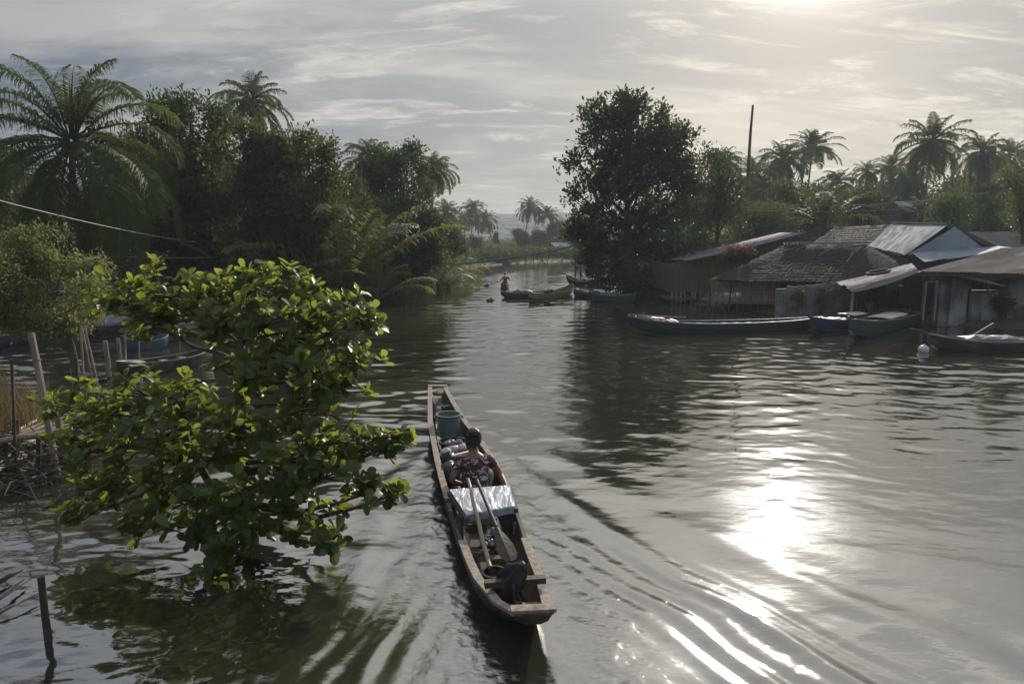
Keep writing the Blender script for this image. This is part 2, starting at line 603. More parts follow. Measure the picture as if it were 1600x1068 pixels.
def bump(vec_scale, scale, strength, distn, prev=None, detail=3):
    mpn = n.new('ShaderNodeMapping'); mpn.inputs['Scale'].default_value = vec_scale
    l.new(t.outputs['Object'], mpn.inputs[0])
    q = n.new('ShaderNodeTexNoise'); q.inputs['Scale'].default_value = scale; q.inputs['Detail'].default_value = detail
    q.inputs['Distortion'].default_value = 0.4
    l.new(mpn.outputs[0], q.inputs['Vector'])
    bp = n.new('ShaderNodeBump'); bp.inputs['Strength'].default_value = strength; bp.inputs['Distance'].default_value = distn
    l.new(q.outputs[0], bp.inputs['Height'])
    if prev is not None: l.new(prev, bp.inputs['Normal'])
    return bp.outputs[0]


b1 = bump((0.7, 1.7, 1), 2.6, 0.5, 0.008)
b2 = bump((0.8, 1.6, 1), 11.0, 0.5, 0.0016, b1)
# churned water of the wake: fine broken ripples where the hull has passed
at = n.new('ShaderNodeAttribute'); at.attribute_name = 'tint'
q1 = n.new('ShaderNodeTexNoise'); q1.inputs['Scale'].default_value = 17.0; q1.inputs['Detail'].default_value = 6; q1.inputs['Roughness'].default_value = 0.62; q1.inputs['Distortion'].default_value = 0.9
mq = n.new('ShaderNodeMapping'); mq.inputs['Rotation'].default_value = (0, 0, 0.35); mq.inputs['Scale'].default_value = (0.8, 1.5, 1)
l.new(t.outputs['Object'], mq.inputs[0]); l.new(mq.outputs[0], q1.inputs['Vector'])
mm = n.new('ShaderNodeMath'); mm.operation = 'MULTIPLY'; l.new(q1.outputs[0], mm.inputs[0]); l.new(at.outputs['Fac'], mm.inputs[1])
b3 = n.new('ShaderNodeBump'); b3.inputs['Strength'].default_value = 1.0; b3.inputs['Distance'].default_value = 0.0045
l.new(mm.outputs[0], b3.inputs['Height']); l.new(b2, b3.inputs['Normal'])
l.new(b3.outputs[0], b.inputs['Normal'])
water = link('water', np_mesh('water', water_v, grid_faces(len(rows), len(cols)), M['water'], smooth=True, tint=turb.ravel()))
tag(water, kind='structure')

# ---- the hazy morning air
m = bpy.data.materials.new('haze')
m.use_nodes = True
nt = m.node_tree
nt.nodes.remove(nt.nodes['Principled BSDF'])
pv = nt.nodes.new('ShaderNodeVolumePrincipled')
pv.inputs['Color'].default_value = (0.80, 0.89, 1.0, 1)
pv.inputs['Density'].default_value = HAZE = 0.0006
pv.inputs['Anisotropy'].default_value = 0.2
nt.links.new(pv.outputs[0], nt.nodes['Material Output'].inputs['Volume'])
hb = MB().box((0, 545, 14.0), (2400, 1330, 32.0))
haze = hb.build('haze', m)
tag(haze, kind='stuff')

# ------------------------------------------------------------------ vegetation
def unit(v):
    return v / (np.linalg.norm(v, axis=-1, keepdims=True) + 1e-9)


def leaf_quads(C, N, per, L, spread, rs, width=0.5, up=0.25, outb=0.6, tint_c=None, droop=0.0):
    """per leaves round each cluster centre C, pointing outward along N"""
    k = len(C)
    P = np.repeat(C, per, 0) + rs.normal(0, 1, (k * per, 3)) * spread
    d = unit(np.repeat(N, per, 0) * outb + rs.normal(0, 0.6, (k * per, 3)) + np.array([0, 0, up]))
    sd = unit(np.cross(d, unit(rs.normal(0, 0.5, (k * per, 3)) + np.array([0, 0, 1.0]))))
    u = np.cross(sd, d)
    LL = L * rs.uniform(0.6, 1.25, (k * per, 1))
    w = LL * width * 0.5
    v0 = P
    v1 = P + d * LL * 0.5 + sd * w + u * w * 0.35
    v2 = P + d * LL + np.array([0, 0, -1.0]) * LL * droop
    v3 = P + d * LL * 0.5 - sd * w + u * w * 0.35
    V = np.stack([v0, v1, v2, v3], 1).reshape(-1, 3)
    F = np.arange(k * per * 4).reshape(-1, 4)
    tn = np.clip(rs.normal(0.42, 0.2, k * per) + (0 if tint_c is None else np.repeat(tint_c, per)), 0, 1)
    return V, F, np.repeat(tn, 4)


def lobes_clusters(lobes, density, rs, shell=0.45, gap=0.0, seed=0):
    """cluster centres on and in ellipsoid lobes (x,y,z,rx,ry,rz)"""
    C, N = [], []
    for (x, y, z, rx_, ry2, rz_) in lobes:
        n_ = int(density * (rx_ * rz_ + rx_ * ry2 + ry2 * rz_) / 3 * 12)
        d = unit(rs.normal(0, 1, (n_, 3)))
        r_ = rs.uniform(0, 1, (n_, 1)) ** shell * (1 + rs.normal(0, 0.10, (n_, 1)))
        # twiggy uneven outline
        bumpn = 0.80 + 0.45 * vnoise(d[:, 0] * 3 + 9 + x, d[:, 1] * 3 + d[:, 2] * 3 + 40 + z, seed + 3)[:, None]
        p = d * r_ * bumpn * np.array([rx_, ry2, rz_]) + np.array([x, y, z])
        C.append(p); N.append(d)
    C, N = np.concatenate(C), np.concatenate(N)
    if gap > 0:
        g = fbm(C[:, 0] * 0.9 + C[:, 1] * 0.6 + 50, C[:, 2] * 1.1 + C[:, 1] * 0.5 + 50, seed + 17, 3)
        keep = g > gap
        C, N = C[keep], N[keep]
    return C, N


def make_tree(name, base, lobes, label, cat='tree', group=None, mat='leaf', leaf=0.2, per=9, density=14, spread=0.22, gap=0.40, seed=1,
              trunk_r=0.18, bark='bark', width=0.5, limbs=1, up=0.25, twigs=70, outb=0.6, shell=0.45):
    rs = np.random.RandomState(seed)
    rr = random.Random(seed)
    base = Vector(base)
    t = empty(name, base, label, cat, group)
    LB_ = [(a - base.x, b_ - base.y, c - base.z, d, e, f) for (a, b_, c, d, e, f) in lobes]
    C, N = lobes_clusters(LB_, density, rs, shell=shell, gap=gap, seed=seed)
    tc_ = 0.5 * (vnoise(C[:, 0] * 1.1 + 20, C[:, 2] * 1.1 + C[:, 1] + 30, seed + 5) - 0.5) * 2
    V, F, tn = leaf_quads(C, N, per, leaf, spread, rs, width=width, tint_c=tc_, up=up, outb=outb)
    link('crown', np_mesh('crown', V, F, M[mat], tint=tn), t)
    # trunk and limbs
    mb = MB()
    cx = sum(a[0] for a in LB_) / len(LB_); cy = sum(a[1] for a in LB_) / len(LB_)
    top = max(a[2] for a in LB_)
    fork = Vector((cx * 0.35, cy * 0.35, top * 0.35))
    tp = [Vector((0, 0, -0.5)), Vector((cx * 0.05, cy * 0.05, top * 0.10)), Vector((cx * 0.15, cy * 0.1, top * 0.2)), fork,
          Vector((cx * 0.7, cy * 0.7, top * 0.62)), Vector((cx, cy, top * 0.9))]
    mb.tube(tp, [trunk_r * 1.35, trunk_r, trunk_r * 0.9, trunk_r * 0.75, trunk_r * 0.45, trunk_r * 0.12], 8, jit=0.08, rng=rr)
    for i, (a, b_, c, d, e, f) in enumerate(LB_):
        s = tp[2].lerp(tp[4], min(1, max(0.0, (c / max(top, .1)) - 0.15)))
        e_ = Vector((a, b_, c))
        mid = s.lerp(e_, 0.5) + Vector((rr.uniform(-.15, .15), rr.uniform(-.15, .15), rr.uniform(-.35, .1))) * d
        mb.tube([s, mid, e_], [trunk_r * 0.42, trunk_r * 0.28, trunk_r * 0.12], 6, jit=0.08, rng=rr)
        idx = [j for j in range(0, len(C), max(1, len(C) // (twigs * 3))) if abs(C[j][0] - a) < d and abs(C[j][1] - b_) < e and abs(C[j][2] - c) < f]
        for j in idx[:max(3, twigs // len(LB_))]:
            p = Vector(C[j])
            q = mid.lerp(e_, rr.random())
            mb.tube([q, q.lerp(p, 0.5) + Vector((0, 0, -0.1 * d)), p], [trunk_r * 0.14, trunk_r * 0.09, 0.008], 4, cap=False)
    mb.build('trunk', M[bark], t)
    return t


def plobes(lst, yy, seed=0, depth=0.9, dy=1.0):
    """lobes surveyed from the photograph: (px, py, radius_px[, dy])"""
    rr = random.Random(seed)
    out = []
    for q in lst:
        px, py, rp = q[:3]
        y = yy + (q[3] if len(q) > 3 else rr.uniform(-dy, dy))
        p = W(px, py, y)
        r_ = rp * y / FPX
        out.append((p.x, p.y, p.z, r_, r_ * depth, r_ * 0.85))
    return out


# ---- palms
def palm_meshes(nfr, L, seed, leaflets=46, e_hi=82, e_lo=-48, droop=1.0, lw=0.05, llen=0.75, dead=0.0, spear=True, base_r=0.12, segs=14):
    rs = random.Random(seed)
    V, Q, Tn = [], [], []
    n = 0
    for f in range(nfr):
        u = (f + 0.5) / nfr
        el = R(e_hi + (e_lo - e_hi) * u ** 0.85 + rs.uniform(-8, 8))
        az = f * 2.39996 + rs.uniform(-0.35, 0.35)
        Lf = L * rs.uniform(0.86, 1.08) * (0.62 + 0.5 * min(1, u * 2.2)) * (1 if u < 0.8 else 0.92)
        tw = rs.uniform(-0.6, 0.6)
        hd = Vector((math.cos(az), math.sin(az), 0))
        sdv = Vector((-math.sin(az), math.cos(az), 0))
        pts, p = [], hd * base_r + Vector((0, 0, 0.25 * (1 - u)))
        a = el
        bend = R(rs.uniform(62, 104)) * droop * (0.6 + 0.6 * math.cos(el))
        a_min = R(-86)
        tl = []
        for i in range(segs + 1):
            pts.append(p.copy())
            tt = i / segs
            d = hd * math.cos(a) + Vector((0, 0, 1)) * math.sin(a) + sdv * (0.10 * tw * tt)
            d.normalize(); tl.append(d)
            p = p + d * (Lf / segs)
            a = max(a_min, a - bend / segs * (0.12 + 1.76 * tt))
        tint0 = max(0, min(1, 0.42 + rs.uniform(-.25, .25) + (0.25 if u > 0.75 else 0)))
        # rachis as a thin three-sided rod
        for i in range(segs + 1):
            rr_ = 0.035 * (1 - i / segs) * (L / 4.0) + 0.006
            up = Vector((0, 0, 1)) - tl[i] * tl[i].z
            if up.length < 0.05: up = hd.copy()
            up.normalize(); sv = tl[i].cross(up)
            for ang in (90, 210, 330):
                V.append(tuple(pts[i] + up * math.sin(R(ang)) * rr_ + sv * math.cos(R(ang)) * rr_)); Tn.append(0.85)
            if i:
                b_ = n + (i - 1) * 3
                for j in range(3):
                    Q.append((b_ + j, b_ + (j + 1) % 3, b_ + 3 + (j + 1) % 3, b_ + 3 + j))
        n += 3 * (segs + 1)
        for side in (-1, 1):
            for k in range(leaflets):
                tt = 0.13 + 0.87 * (k + rs.uniform(0.1, 0.9)) / leaflets
                x = tt * segs
                i = min(int(x), segs - 1); fr = x - i
                bp = pts[i].lerp(pts[i + 1], fr)
                d = tl[i]
                up = Vector((0, 0, 1)) - d * d.z
                if up.length < 0.08: up = hd * (1 if d.z < 0 else -1)
                up.normalize(); sv = d.cross(up) * side
                prof = math.sin(math.pi * min(1, 0.18 + 0.80 * tt)) ** 0.55
                ll = llen * (L / 4.0) * prof * rs.uniform(0.85, 1.12)
                ld = (sv * rs.uniform(0.75, 1.0) + d * rs.uniform(0.45, 0.75) + up * rs.uniform(-0.05, 0.45)).normalized()
                w = lw * (L / 4.0) * rs.uniform(0.8, 1.2)
                nn = ld.cross(d).normalized()
                wv = ld.cross(nn).normalized() * w * 0.5
                wv = (wv * 0.85 + nn * w * 0.2 * side)
                g = Vector((0, 0, -1)) * ll
                m1 = bp + ld * ll * 0.45 + g * 0.04 * droop
                m2 = bp + ld * ll * 0.78 + g * 0.24 * droop
                m3 = bp + ld * ll * 0.92 + g * 0.50 * droop
                V += [tuple(bp - wv * 0.5), tuple(bp + wv * 0.5), tuple(m1 - wv), tuple(m1 + wv), tuple(m2 - wv * .7), tuple(m2 + wv * .7), tuple(m3)]
                ti = max(0, min(1, tint0 + rs.uniform(-.12, .12) + 0.25 * max(0, tt - 0.6)))
                Tn += [ti] * 7
                Q += [(n, n + 1, n + 3, n + 2), (n + 2, n + 3, n + 5, n + 4), (n + 4, n + 5, n + 6, n + 6)]
                n += 7
    if spear:
        for q in range(3):
            a0 = rs.uniform(0, 6.28)
            b0 = Vector((0, 0, 0.2)); tpz = Vector((math.cos(a0) * 0.15, math.sin(a0) * 0.15, L * rs.uniform(0.40, 0.52)))
            for q2 in range(2):
                sv = Vector((math.cos(a0 + q2 * 1.57), math.sin(a0 + q2 * 1.57), 0)) * 0.07 * L / 4
                V += [tuple(b0 - sv), tuple(b0 + sv), tuple(b0.lerp(tpz, .7) + sv * .7), tuple(b0.lerp(tpz, .7) - sv * .7), tuple(tpz)]
                Tn += [0.6] * 5
                Q += [(n, n + 1, n + 2, n + 3), (n + 3, n + 2, n + 4, n + 4)]
                n += 5
    Q = np.array(Q)
    tri = Q[Q[:, 2] == Q[:, 3]][:, :3]
    quad = Q[Q[:, 2] != Q[:, 3]]
    return np_mesh('crown', V, [quad, tri], M['palm'], tint=Tn)


def palm_trunk(h, lean, r0, r1, seed, name='trunk'):
    rr = random.Random(seed)
    mb = MB()
    k = max(10, int(h * 3))
    pts = [Vector((lean[0] * ((i / k) ** 1.6 - 1), lean[1] * ((i / k) ** 1.6 - 1), -h + (h + 0.1) * i / k)) for i in range(k + 1)]
    rad = [r1 + (r0 - r1) * (1 - i / k) ** 1.5 * 1.0 + (0.012 if i % 2 else 0) + (0.08 * max(0, 1 - i / 3)) for i in range(k + 1)]
    mb.tube(pts, rad, 9, jit=0.05, rng=rr)
    for j in range(9):          # leaf bases at the top
        a = j * 2.4
        mb.tube([(math.cos(a) * 0.05, math.sin(a) * 0.05, -0.25), (math.cos(a) * 0.22, math.sin(a) * 0.22, 0.10)], [0.06, 0.03], 5)
    return mb


def palm(center, h, crown_me, label, lean=(0.5, 0), scale=1.0, seed=1, nuts=True, r=0.17, group='coconut palms along the river', rz=0.0, cat='palm tree', name='coconut_palm', squash=1.0):
    """center = where the fronds spring; the thing's base stands h below it"""
    c = Vector(center)
    t = empty(name, (c.x - lean[0], c.y - lean[1], c.z - h), label, cat, group)
    cr = link('crown', crown_me, t, (lean[0], lean[1], h))
    cr.scale = (scale, scale, scale * squash)
    cr.rotation_euler = (0, 0, rz)
    mb = palm_trunk(h + 0.6, lean, r, r * 0.62, seed)
    o = mb.build('trunk', M['palm_bark'], t)
    o.location = (lean[0], lean[1], h)
    if nuts:
        rr = random.Random(seed)
        nb = MB()
        for i in range(9):
            a = rr.uniform(0, 6.28); q = rr.uniform(0.15, 0.32)
            nb.blob((math.cos(a) * q, math.sin(a) * q, -0.15 - rr.uniform(0, 0.3)), (0.11, 0.11, 0.14), 8)
        o = nb.build('coconut_cluster', M['husk'], t, smooth=True)
        o.location = (lean[0], lean[1], h)
    return t


PC_big = palm_meshes(36, 5.1, 11, leaflets=100, droop=1.22, lw=0.036, llen=0.72, segs=18, e_lo=-68, e_hi=88)
PC = [palm_meshes(32, 3.9, 20 + i, leaflets=38, droop=d_, lw=0.11, llen=0.95, segs=9, e_lo=el_) for i, (d_, el_) in enumerate(((1.0, -60), (1.2, -72), (0.85, -35)))]

c = W(113, 226, 26)
palm(c, c.z - 0.4, PC_big, 'big coconut palm on the left bank, its fronds hanging over the pale round shrub', lean=(0.3, 0.2), seed=3, rz=0.4)

palms = [  # px, py, distance, scale, variant, lean, label
    (395, 158, 55, 0.85, 0, (0.6, 0), 'lone coconut palm rising above the tall leafy trees of the left bank'),
    (577, 248, 62, 0.80, 1, (0.3, 0), 'palm crown just left of the loose twiggy treetop over the river bend'),
    (607, 262, 66, 0.72, 2, (0.3, 0), 'small palm crown showing between the leafy treetops left of the river'),
    (676, 264, 58, 0.62, 1, (0.2, 0), 'thin palm with a drooping dark crown at the right edge of the left bank trees'),
    (24, 268, 48, 0.62, 2, (0.3, 0), 'small palm behind the big left palm, at the left border of the photo'),
    (697, 335, 95, 0.85, 0, (0.3, 0), 'hazy palm just clear of the left bank foliage, before the hills'),
    (739, 326, 150, 0.95, 1, (0.6, 0), 'tallest and middle one of the three hazy palms before the hills'),
    (727, 346, 145, 0.85, 2, (0.2, 0), 'left and lowest of the three hazy palms before the hills'),
    (758, 343, 148, 0.85, 0, (-1.8, 0), 'right one of the three hazy palms, its trunk curving'),
    (828, 323, 150, 0.92, 0, (1.2, 0), 'hazy palm standing over the dome of far trees at the river bend'),
    (855, 336, 150, 0.85, 2, (-3.0, 0), 'hazy palm with a leaning trunk, right of the palm over the far trees'),
    (1130, 252, 90, 0.85, 1, (0.3, 0), 'palm crown peeping over the dark trees between mangrove and tall pole'),
    (1176, 275, 85, 0.95, 0, (0.3, 0), 'palm directly right of the tall bare pole'),
    (1222, 250, 88, 1.05, 1, (0.8, 0), 'palm with a full round crown, second to the right of the tall bare pole'),
    (1270, 232, 92, 1.0, 2, (0.6, 0), 'high palm crown above the young palm with upswept fronds'),
    (1355, 268, 95, 0.6, 0, (0.2, 0), 'small far palm halfway between the two groups of right bank palms'),
    (1393, 262, 92, 0.75, 2, (0.2, 0), 'palm just left of the tallest right bank palm'),
    (1457, 222, 72, 1.08, 0, (0.5, 0), 'tallest right bank palm, standing free with drooping lower fronds'),
    (1535, 238, 80, 0.92, 1, (0.5, 0), 'palm to the right of the tallest right bank palm'),
    (1578, 243, 92, 0.9, 0, (0.5, 0), 'farthest right palm, close to the right border of the photo'),
    (1425, 275, 84, 0.75, 1, (0.3, 0), 'half hidden palm under the left side of the tallest right bank palm'),
    (1195, 305, 78, 0.8, 2, (0.3, 0), 'low palm in front of the full round crown, right of the bare pole'),
    (1310, 285, 90, 0.8, 1, (0.3, 0), 'palm crown just right of the young palm with upswept fronds'),
]
for i, (px, py, yy, sc, v, lean, label) in enumerate(palms):
    c = W(px, py, yy)
    palm(c, c.z - 0.6, PC[v], label, lean=lean, scale=sc * 1.0, seed=40 + i, nuts=False, r=0.15, rz=i * 1.7)

# the young palm with upswept fronds by the huts
PC_up = palm_meshes(18, 4.6, 77, leaflets=44, e_hi=86, e_lo=8, droop=0.85, lw=0.09, llen=0.85, segs=11)
c = W(1287, 352, 52)
palm(c, max(1.0, c.z - 0.5), PC_up, 'young palm with long upswept fronds behind the thatched huts', lean=(0.1, 0), scale=1.0, seed=90, nuts=False, r=0.2)
c = W(1440, 335, 60)
palm(c, c.z - 0.5, PC[2], 'small palm among the shrubs behind the tin roofed house', lean=(0.1, 0), scale=0.62, seed=91, nuts=False, r=0.14)
c = W(1548, 325, 54)
palm(c, c.z - 0.5, PC[1], 'short dense palm before the shrubs near the right border', lean=(0.1, 0), scale=0.62, seed=92, nuts=False, r=0.14)

# ---- nipa palms at the water's edge of the left bank
NP = []
for i, (nf, L_, lo, dr) in enumerate(((15, 5.6, 38, 0.75), (9, 3.6, 10, 1.0), (12, 4.4, 20, 0.85))):
    me = palm_meshes(nf, L_, 200 + i, leaflets=52, e_hi=86, e_lo=lo, droop=dr, lw=0.07, llen=0.78, segs=12, spear=False)
    me.materials[0] = M['nipa']
    NP.append(me)


def nipa(px, yy, me, label, scale=1.0, rz=0.0, z=0.15):
    p = W(px, 400, yy)
    t = empty('nipa_palm', (p.x, yy, z), label, 'palm', 'nipa palms on the left bank')
    o = link('fronds', me, t)
    o.scale = (scale,) * 3
    o.rotation_euler = (0, 0, rz)
    mb = MB()
    rr = random.Random(int(px))
    for i in range(7):
        a = i * 0.9
        mb.tube([(0, 0, -0.4), (math.cos(a) * 0.12, math.sin(a) * 0.12, 0.15), (math.cos(a) * 0.3, math.sin(a) * 0.3, 0.7)], [0.09, 0.06, 0.03], 6)
    mb.build('stem_base', M['bark'], t)
    return t


nipa(528, 34.5, NP[0], 'tall yellow green nipa palm leaning up before the dark trees of the left bank', 1.3, 0.5)
nipa(585, 36, NP[2], 'nipa palm at the waterline with drooping fronds left of the dense bank tree', 0.8, 2.0)
nipa(440, 31.5, NP[2], 'nipa palm half hidden behind the top of the foreground tree', 1.0, 1.0)
nipa(685, 46, NP[1], 'low nipa palm with yellow fronds bending over the river from the left bank', 1.05, 0.2)
nipa(700, 47.5, NP[1], 'low nipa palm trailing its fronds into the water beyond the dense bank tree', 0.8, 3.6)
nipa(705, 60, NP[1], 'yellowish nipa palm farther up the left bank, near the leaning bamboo pole', 1.0, 0.9)
nipa(380, 33, NP[0], 'shaded nipa palm behind the parked boats of the left inlet', 0.75, 2.4)

# ---- broadleaf trees of the left bank
def left_tree(lobes, yy, base_px, label, seed, **kw):
    b = W(base_px, 400, yy)
    kw.setdefault('density', 17); kw.setdefault('leaf', 0.23); kw.setdefault('spread', 0.20)
    return make_tree('broadleaf_tree', (b.x, yy, 0.3), plobes(lobes, yy, seed), label, group='trees of the left bank', seed=seed, **kw)


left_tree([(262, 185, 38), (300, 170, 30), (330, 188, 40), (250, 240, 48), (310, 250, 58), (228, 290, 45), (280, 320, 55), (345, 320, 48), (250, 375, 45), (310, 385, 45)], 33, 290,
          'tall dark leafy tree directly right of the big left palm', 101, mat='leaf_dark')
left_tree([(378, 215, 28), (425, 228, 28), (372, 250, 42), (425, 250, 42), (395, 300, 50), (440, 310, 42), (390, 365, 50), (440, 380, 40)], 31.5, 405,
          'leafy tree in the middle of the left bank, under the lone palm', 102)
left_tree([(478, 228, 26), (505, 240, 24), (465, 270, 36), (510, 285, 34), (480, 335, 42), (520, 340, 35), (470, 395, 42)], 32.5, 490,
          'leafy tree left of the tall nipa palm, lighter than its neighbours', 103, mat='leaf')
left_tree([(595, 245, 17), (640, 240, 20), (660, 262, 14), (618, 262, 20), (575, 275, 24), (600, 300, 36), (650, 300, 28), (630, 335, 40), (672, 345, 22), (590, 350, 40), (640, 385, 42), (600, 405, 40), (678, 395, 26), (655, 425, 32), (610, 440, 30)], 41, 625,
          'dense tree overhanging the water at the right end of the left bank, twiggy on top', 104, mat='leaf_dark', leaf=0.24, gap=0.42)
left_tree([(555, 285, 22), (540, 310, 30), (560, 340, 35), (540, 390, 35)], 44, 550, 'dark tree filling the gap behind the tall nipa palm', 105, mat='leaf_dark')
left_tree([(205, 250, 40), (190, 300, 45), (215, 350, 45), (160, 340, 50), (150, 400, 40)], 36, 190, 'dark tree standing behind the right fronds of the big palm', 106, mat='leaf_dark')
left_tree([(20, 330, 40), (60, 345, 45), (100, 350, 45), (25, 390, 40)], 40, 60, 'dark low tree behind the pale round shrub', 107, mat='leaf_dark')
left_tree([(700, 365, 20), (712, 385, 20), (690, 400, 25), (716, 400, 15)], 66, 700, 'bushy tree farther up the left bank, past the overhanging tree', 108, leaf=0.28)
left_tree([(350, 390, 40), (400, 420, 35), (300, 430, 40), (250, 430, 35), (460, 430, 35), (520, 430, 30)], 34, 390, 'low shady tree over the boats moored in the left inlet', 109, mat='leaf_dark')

# pale shrub left
b = W(80, 400, 17)
make_tree('round_shrub', (b.x, 17.5, 0.35), plobes([(20, 395, 42), (70, 385, 38), (115, 395, 38), (142, 415, 28), (30, 440, 50), (90, 440, 50), (140, 460, 32), (60, 480, 45), (110, 488, 36), (0, 480, 40), (150, 490, 16), (-20, 430, 50), (30, 505, 26), (80, 508, 26), (115, 505, 20), (-20, 490, 40)], 17.5, 5, dy=0.9),
          'pale yellow green round shrub on the left bank under the big palm', 'shrub', mat='leaf_yellow', leaf=0.105, per=8, density=62, spread=0.10, gap=0.42, seed=120, trunk_r=0.08, twigs=160, shell=0.3)

# ---- right bank
b = W(985, 455, 43)
make_tree('mangrove_tree', (b.x, 44, 0.1), plobes(
    [(985, 168, 28), (955, 180, 32), (1015, 190, 32), (925, 185, 18), (930, 225, 30), (975, 225, 42), (1030, 225, 38), (1062, 215, 24), (905, 255, 24), (945, 275, 38),
     (1000, 280, 48), (1055, 270, 34), (1078, 300, 28), (885, 290, 18), (905, 315, 26), (950, 330, 42), (1010, 340, 48), (1065, 345, 36), (905, 360, 26), (935, 385, 32),
     (985, 395, 44), (1040, 400, 42), (1080, 385, 28), (935, 425, 24), (970, 440, 28), (1015, 440, 30), (890, 345, 14), (915, 405, 18)], 44, 7, dy=1.6),
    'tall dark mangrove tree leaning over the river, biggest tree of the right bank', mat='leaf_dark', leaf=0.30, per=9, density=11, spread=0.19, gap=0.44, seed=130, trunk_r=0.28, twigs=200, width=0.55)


def right_tree(lobes, yy, base_px, label, seed, **kw):
    b = W(base_px, 400, yy)
    kw.setdefault('leaf', 0.26); kw.setdefault('density', 9); kw.setdefault('spread', 0.3)
    return make_tree('broadleaf_tree', (b.x, yy, 0.6), plobes(lobes, yy, seed), label, group='trees of the right bank', seed=seed, **kw)


right_tree([(1108, 248, 18), (1132, 258, 18), (1100, 285, 26), (1135, 295, 28), (1105, 330, 32), (1145, 335, 28), (1110, 375, 32), (1150, 375, 28)], 50, 1120,
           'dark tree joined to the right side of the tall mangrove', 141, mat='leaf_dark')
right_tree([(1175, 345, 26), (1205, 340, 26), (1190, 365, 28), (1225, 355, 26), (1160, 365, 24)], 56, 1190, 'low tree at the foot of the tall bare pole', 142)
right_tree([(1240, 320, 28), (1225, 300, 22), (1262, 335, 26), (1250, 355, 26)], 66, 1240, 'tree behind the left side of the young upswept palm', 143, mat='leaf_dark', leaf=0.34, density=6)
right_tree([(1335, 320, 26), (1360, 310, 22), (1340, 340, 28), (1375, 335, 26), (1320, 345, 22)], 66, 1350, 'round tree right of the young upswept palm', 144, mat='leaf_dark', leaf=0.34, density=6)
right_tree([(1480, 320, 22), (1500, 310, 14), (1475, 338, 24), (1500, 340, 20)], 48, 1487, 'light green bush directly behind the tin roofed house', 145, leaf=0.2, density=13)
right_tree([(1585, 272, 16), (1605, 262, 20), (1592, 300, 22), (1612, 310, 26), (1596, 335, 18), (1610, 345, 22)], 40, 1600, 'tree cut by the right border of the photo, reaching over the roofs', 146, leaf=0.2, density=13)
right_tree([(1560, 345, 18), (1575, 352, 14), (1540, 352, 16)], 52, 1560, 'small shrub between the far tin roof and the border tree', 147, leaf=0.2)

# background tree shapes, each placed on its own
BT = []
rs0 = random.Random(5)
for v in range(3):
    lob = []
    for i in range(11):
        a = rs0.uniform(0, 6.28); q = rs0.uniform(0, 2.4); zz = rs0.uniform(2.2, 6.4)
        q *= 1 if zz < 5 else 0.6
        lob.append((math.cos(a) * q, math.sin(a) * q, zz, rs0.uniform(1.0, 1.6), rs0.uniform(1.0, 1.6), rs0.uniform(0.8, 1.3)))
    BT.append(lob)
bt_src = {}
bgtrees = [  # px, top py, distance, variant, width scale, label
    (1165, 300, 95, 0, 1.2, 'hazy tree behind the tall bare pole, at its left'),
    (1215, 300, 100, 1, 1.2, 'hazy tree behind the tall bare pole, at its right'),
    (1262, 290, 104, 2, 1.3, 'far tree under the high palm crowns on the right bank'),
    (1310, 300, 98, 0, 1.3, 'far tree seen through the fronds of the young palm'),
    (1350, 295, 102, 1, 1.3, 'far tree under the small far palm on the right bank'),
    (1395, 278, 94, 2, 1.2, 'far tree left of the tallest right bank palm'),
    (1435, 298, 86, 0, 1.1, 'far tree below the left fronds of the tallest right bank palm'),
    (1480, 285, 88, 1, 1.2, 'far tree below the right fronds of the tallest right bank palm'),
    (1515, 278, 90, 2, 1.2, 'far tree between the two high palms at the right'),
    (1552, 270, 84, 0, 1.2, 'hazy tree under the palm next to the right border'),
    (1590, 275, 88, 1, 1.2, 'hazy tree behind the border tree at the right'),
    (1640, 270, 80, 2, 1.2, 'tree just past the right border'),
    (1405, 322, 70, 2, 0.8, 'round tree left of the pale blue roof in the back'),
    (1520, 318, 66, 1, 0.8, 'round tree right of the light green bush behind the house'),
    (1090, 290, 80, 2, 1.2, 'tree glimpsed through the right side of the mangrove'),
    (872, 343, 150, 0, 1.1, 'hazy tree at the right end of the far tree dome, against the mangrove'),
    (845, 352, 152, 1, 1.2, 'hazy round tree in the middle of the far tree dome'),
    (812, 358, 148, 2, 1.2, 'hazy tree forming the left slope of the far tree dome'),
    (900, 345, 140, 1, 1.2, 'hazy far tree seen behind the mangrove'),
    (930, 340, 150, 2, 1.3, 'far tree hidden behind the left side of the mangrove'),
    (775, 361, 135, 0, 0.42, 'small dark conical tree left of the far tree dome'),
    (742, 362, 118, 1, 0.8, 'hazy round bush below the three hazy palms'),
    (705, 350, 112, 2, 0.8, 'pale hazy tree behind the left bank foliage at the bend'),
    (720, 372, 105, 0, 0.6, 'low hazy tree above the yellow nipa fronds'),
    (60, 280, 70, 2, 1.2, 'hazy tree behind the big left palm'),
    (-30, 300, 60, 0, 1.1, 'tree past the left border behind the pale shrub'),
    (440, 240, 60, 1, 1.3, 'far tree behind the middle of the left bank trees'),
    (300, 230, 60, 2, 1.4, 'far tree behind the tall dark tree of the left bank'),
    (560, 290, 70, 0, 1.2, 'far tree behind the tall nipa palm'),
    (170, 270, 55, 1, 1.2, 'tree behind the big palm, deep in the left bank'),
]
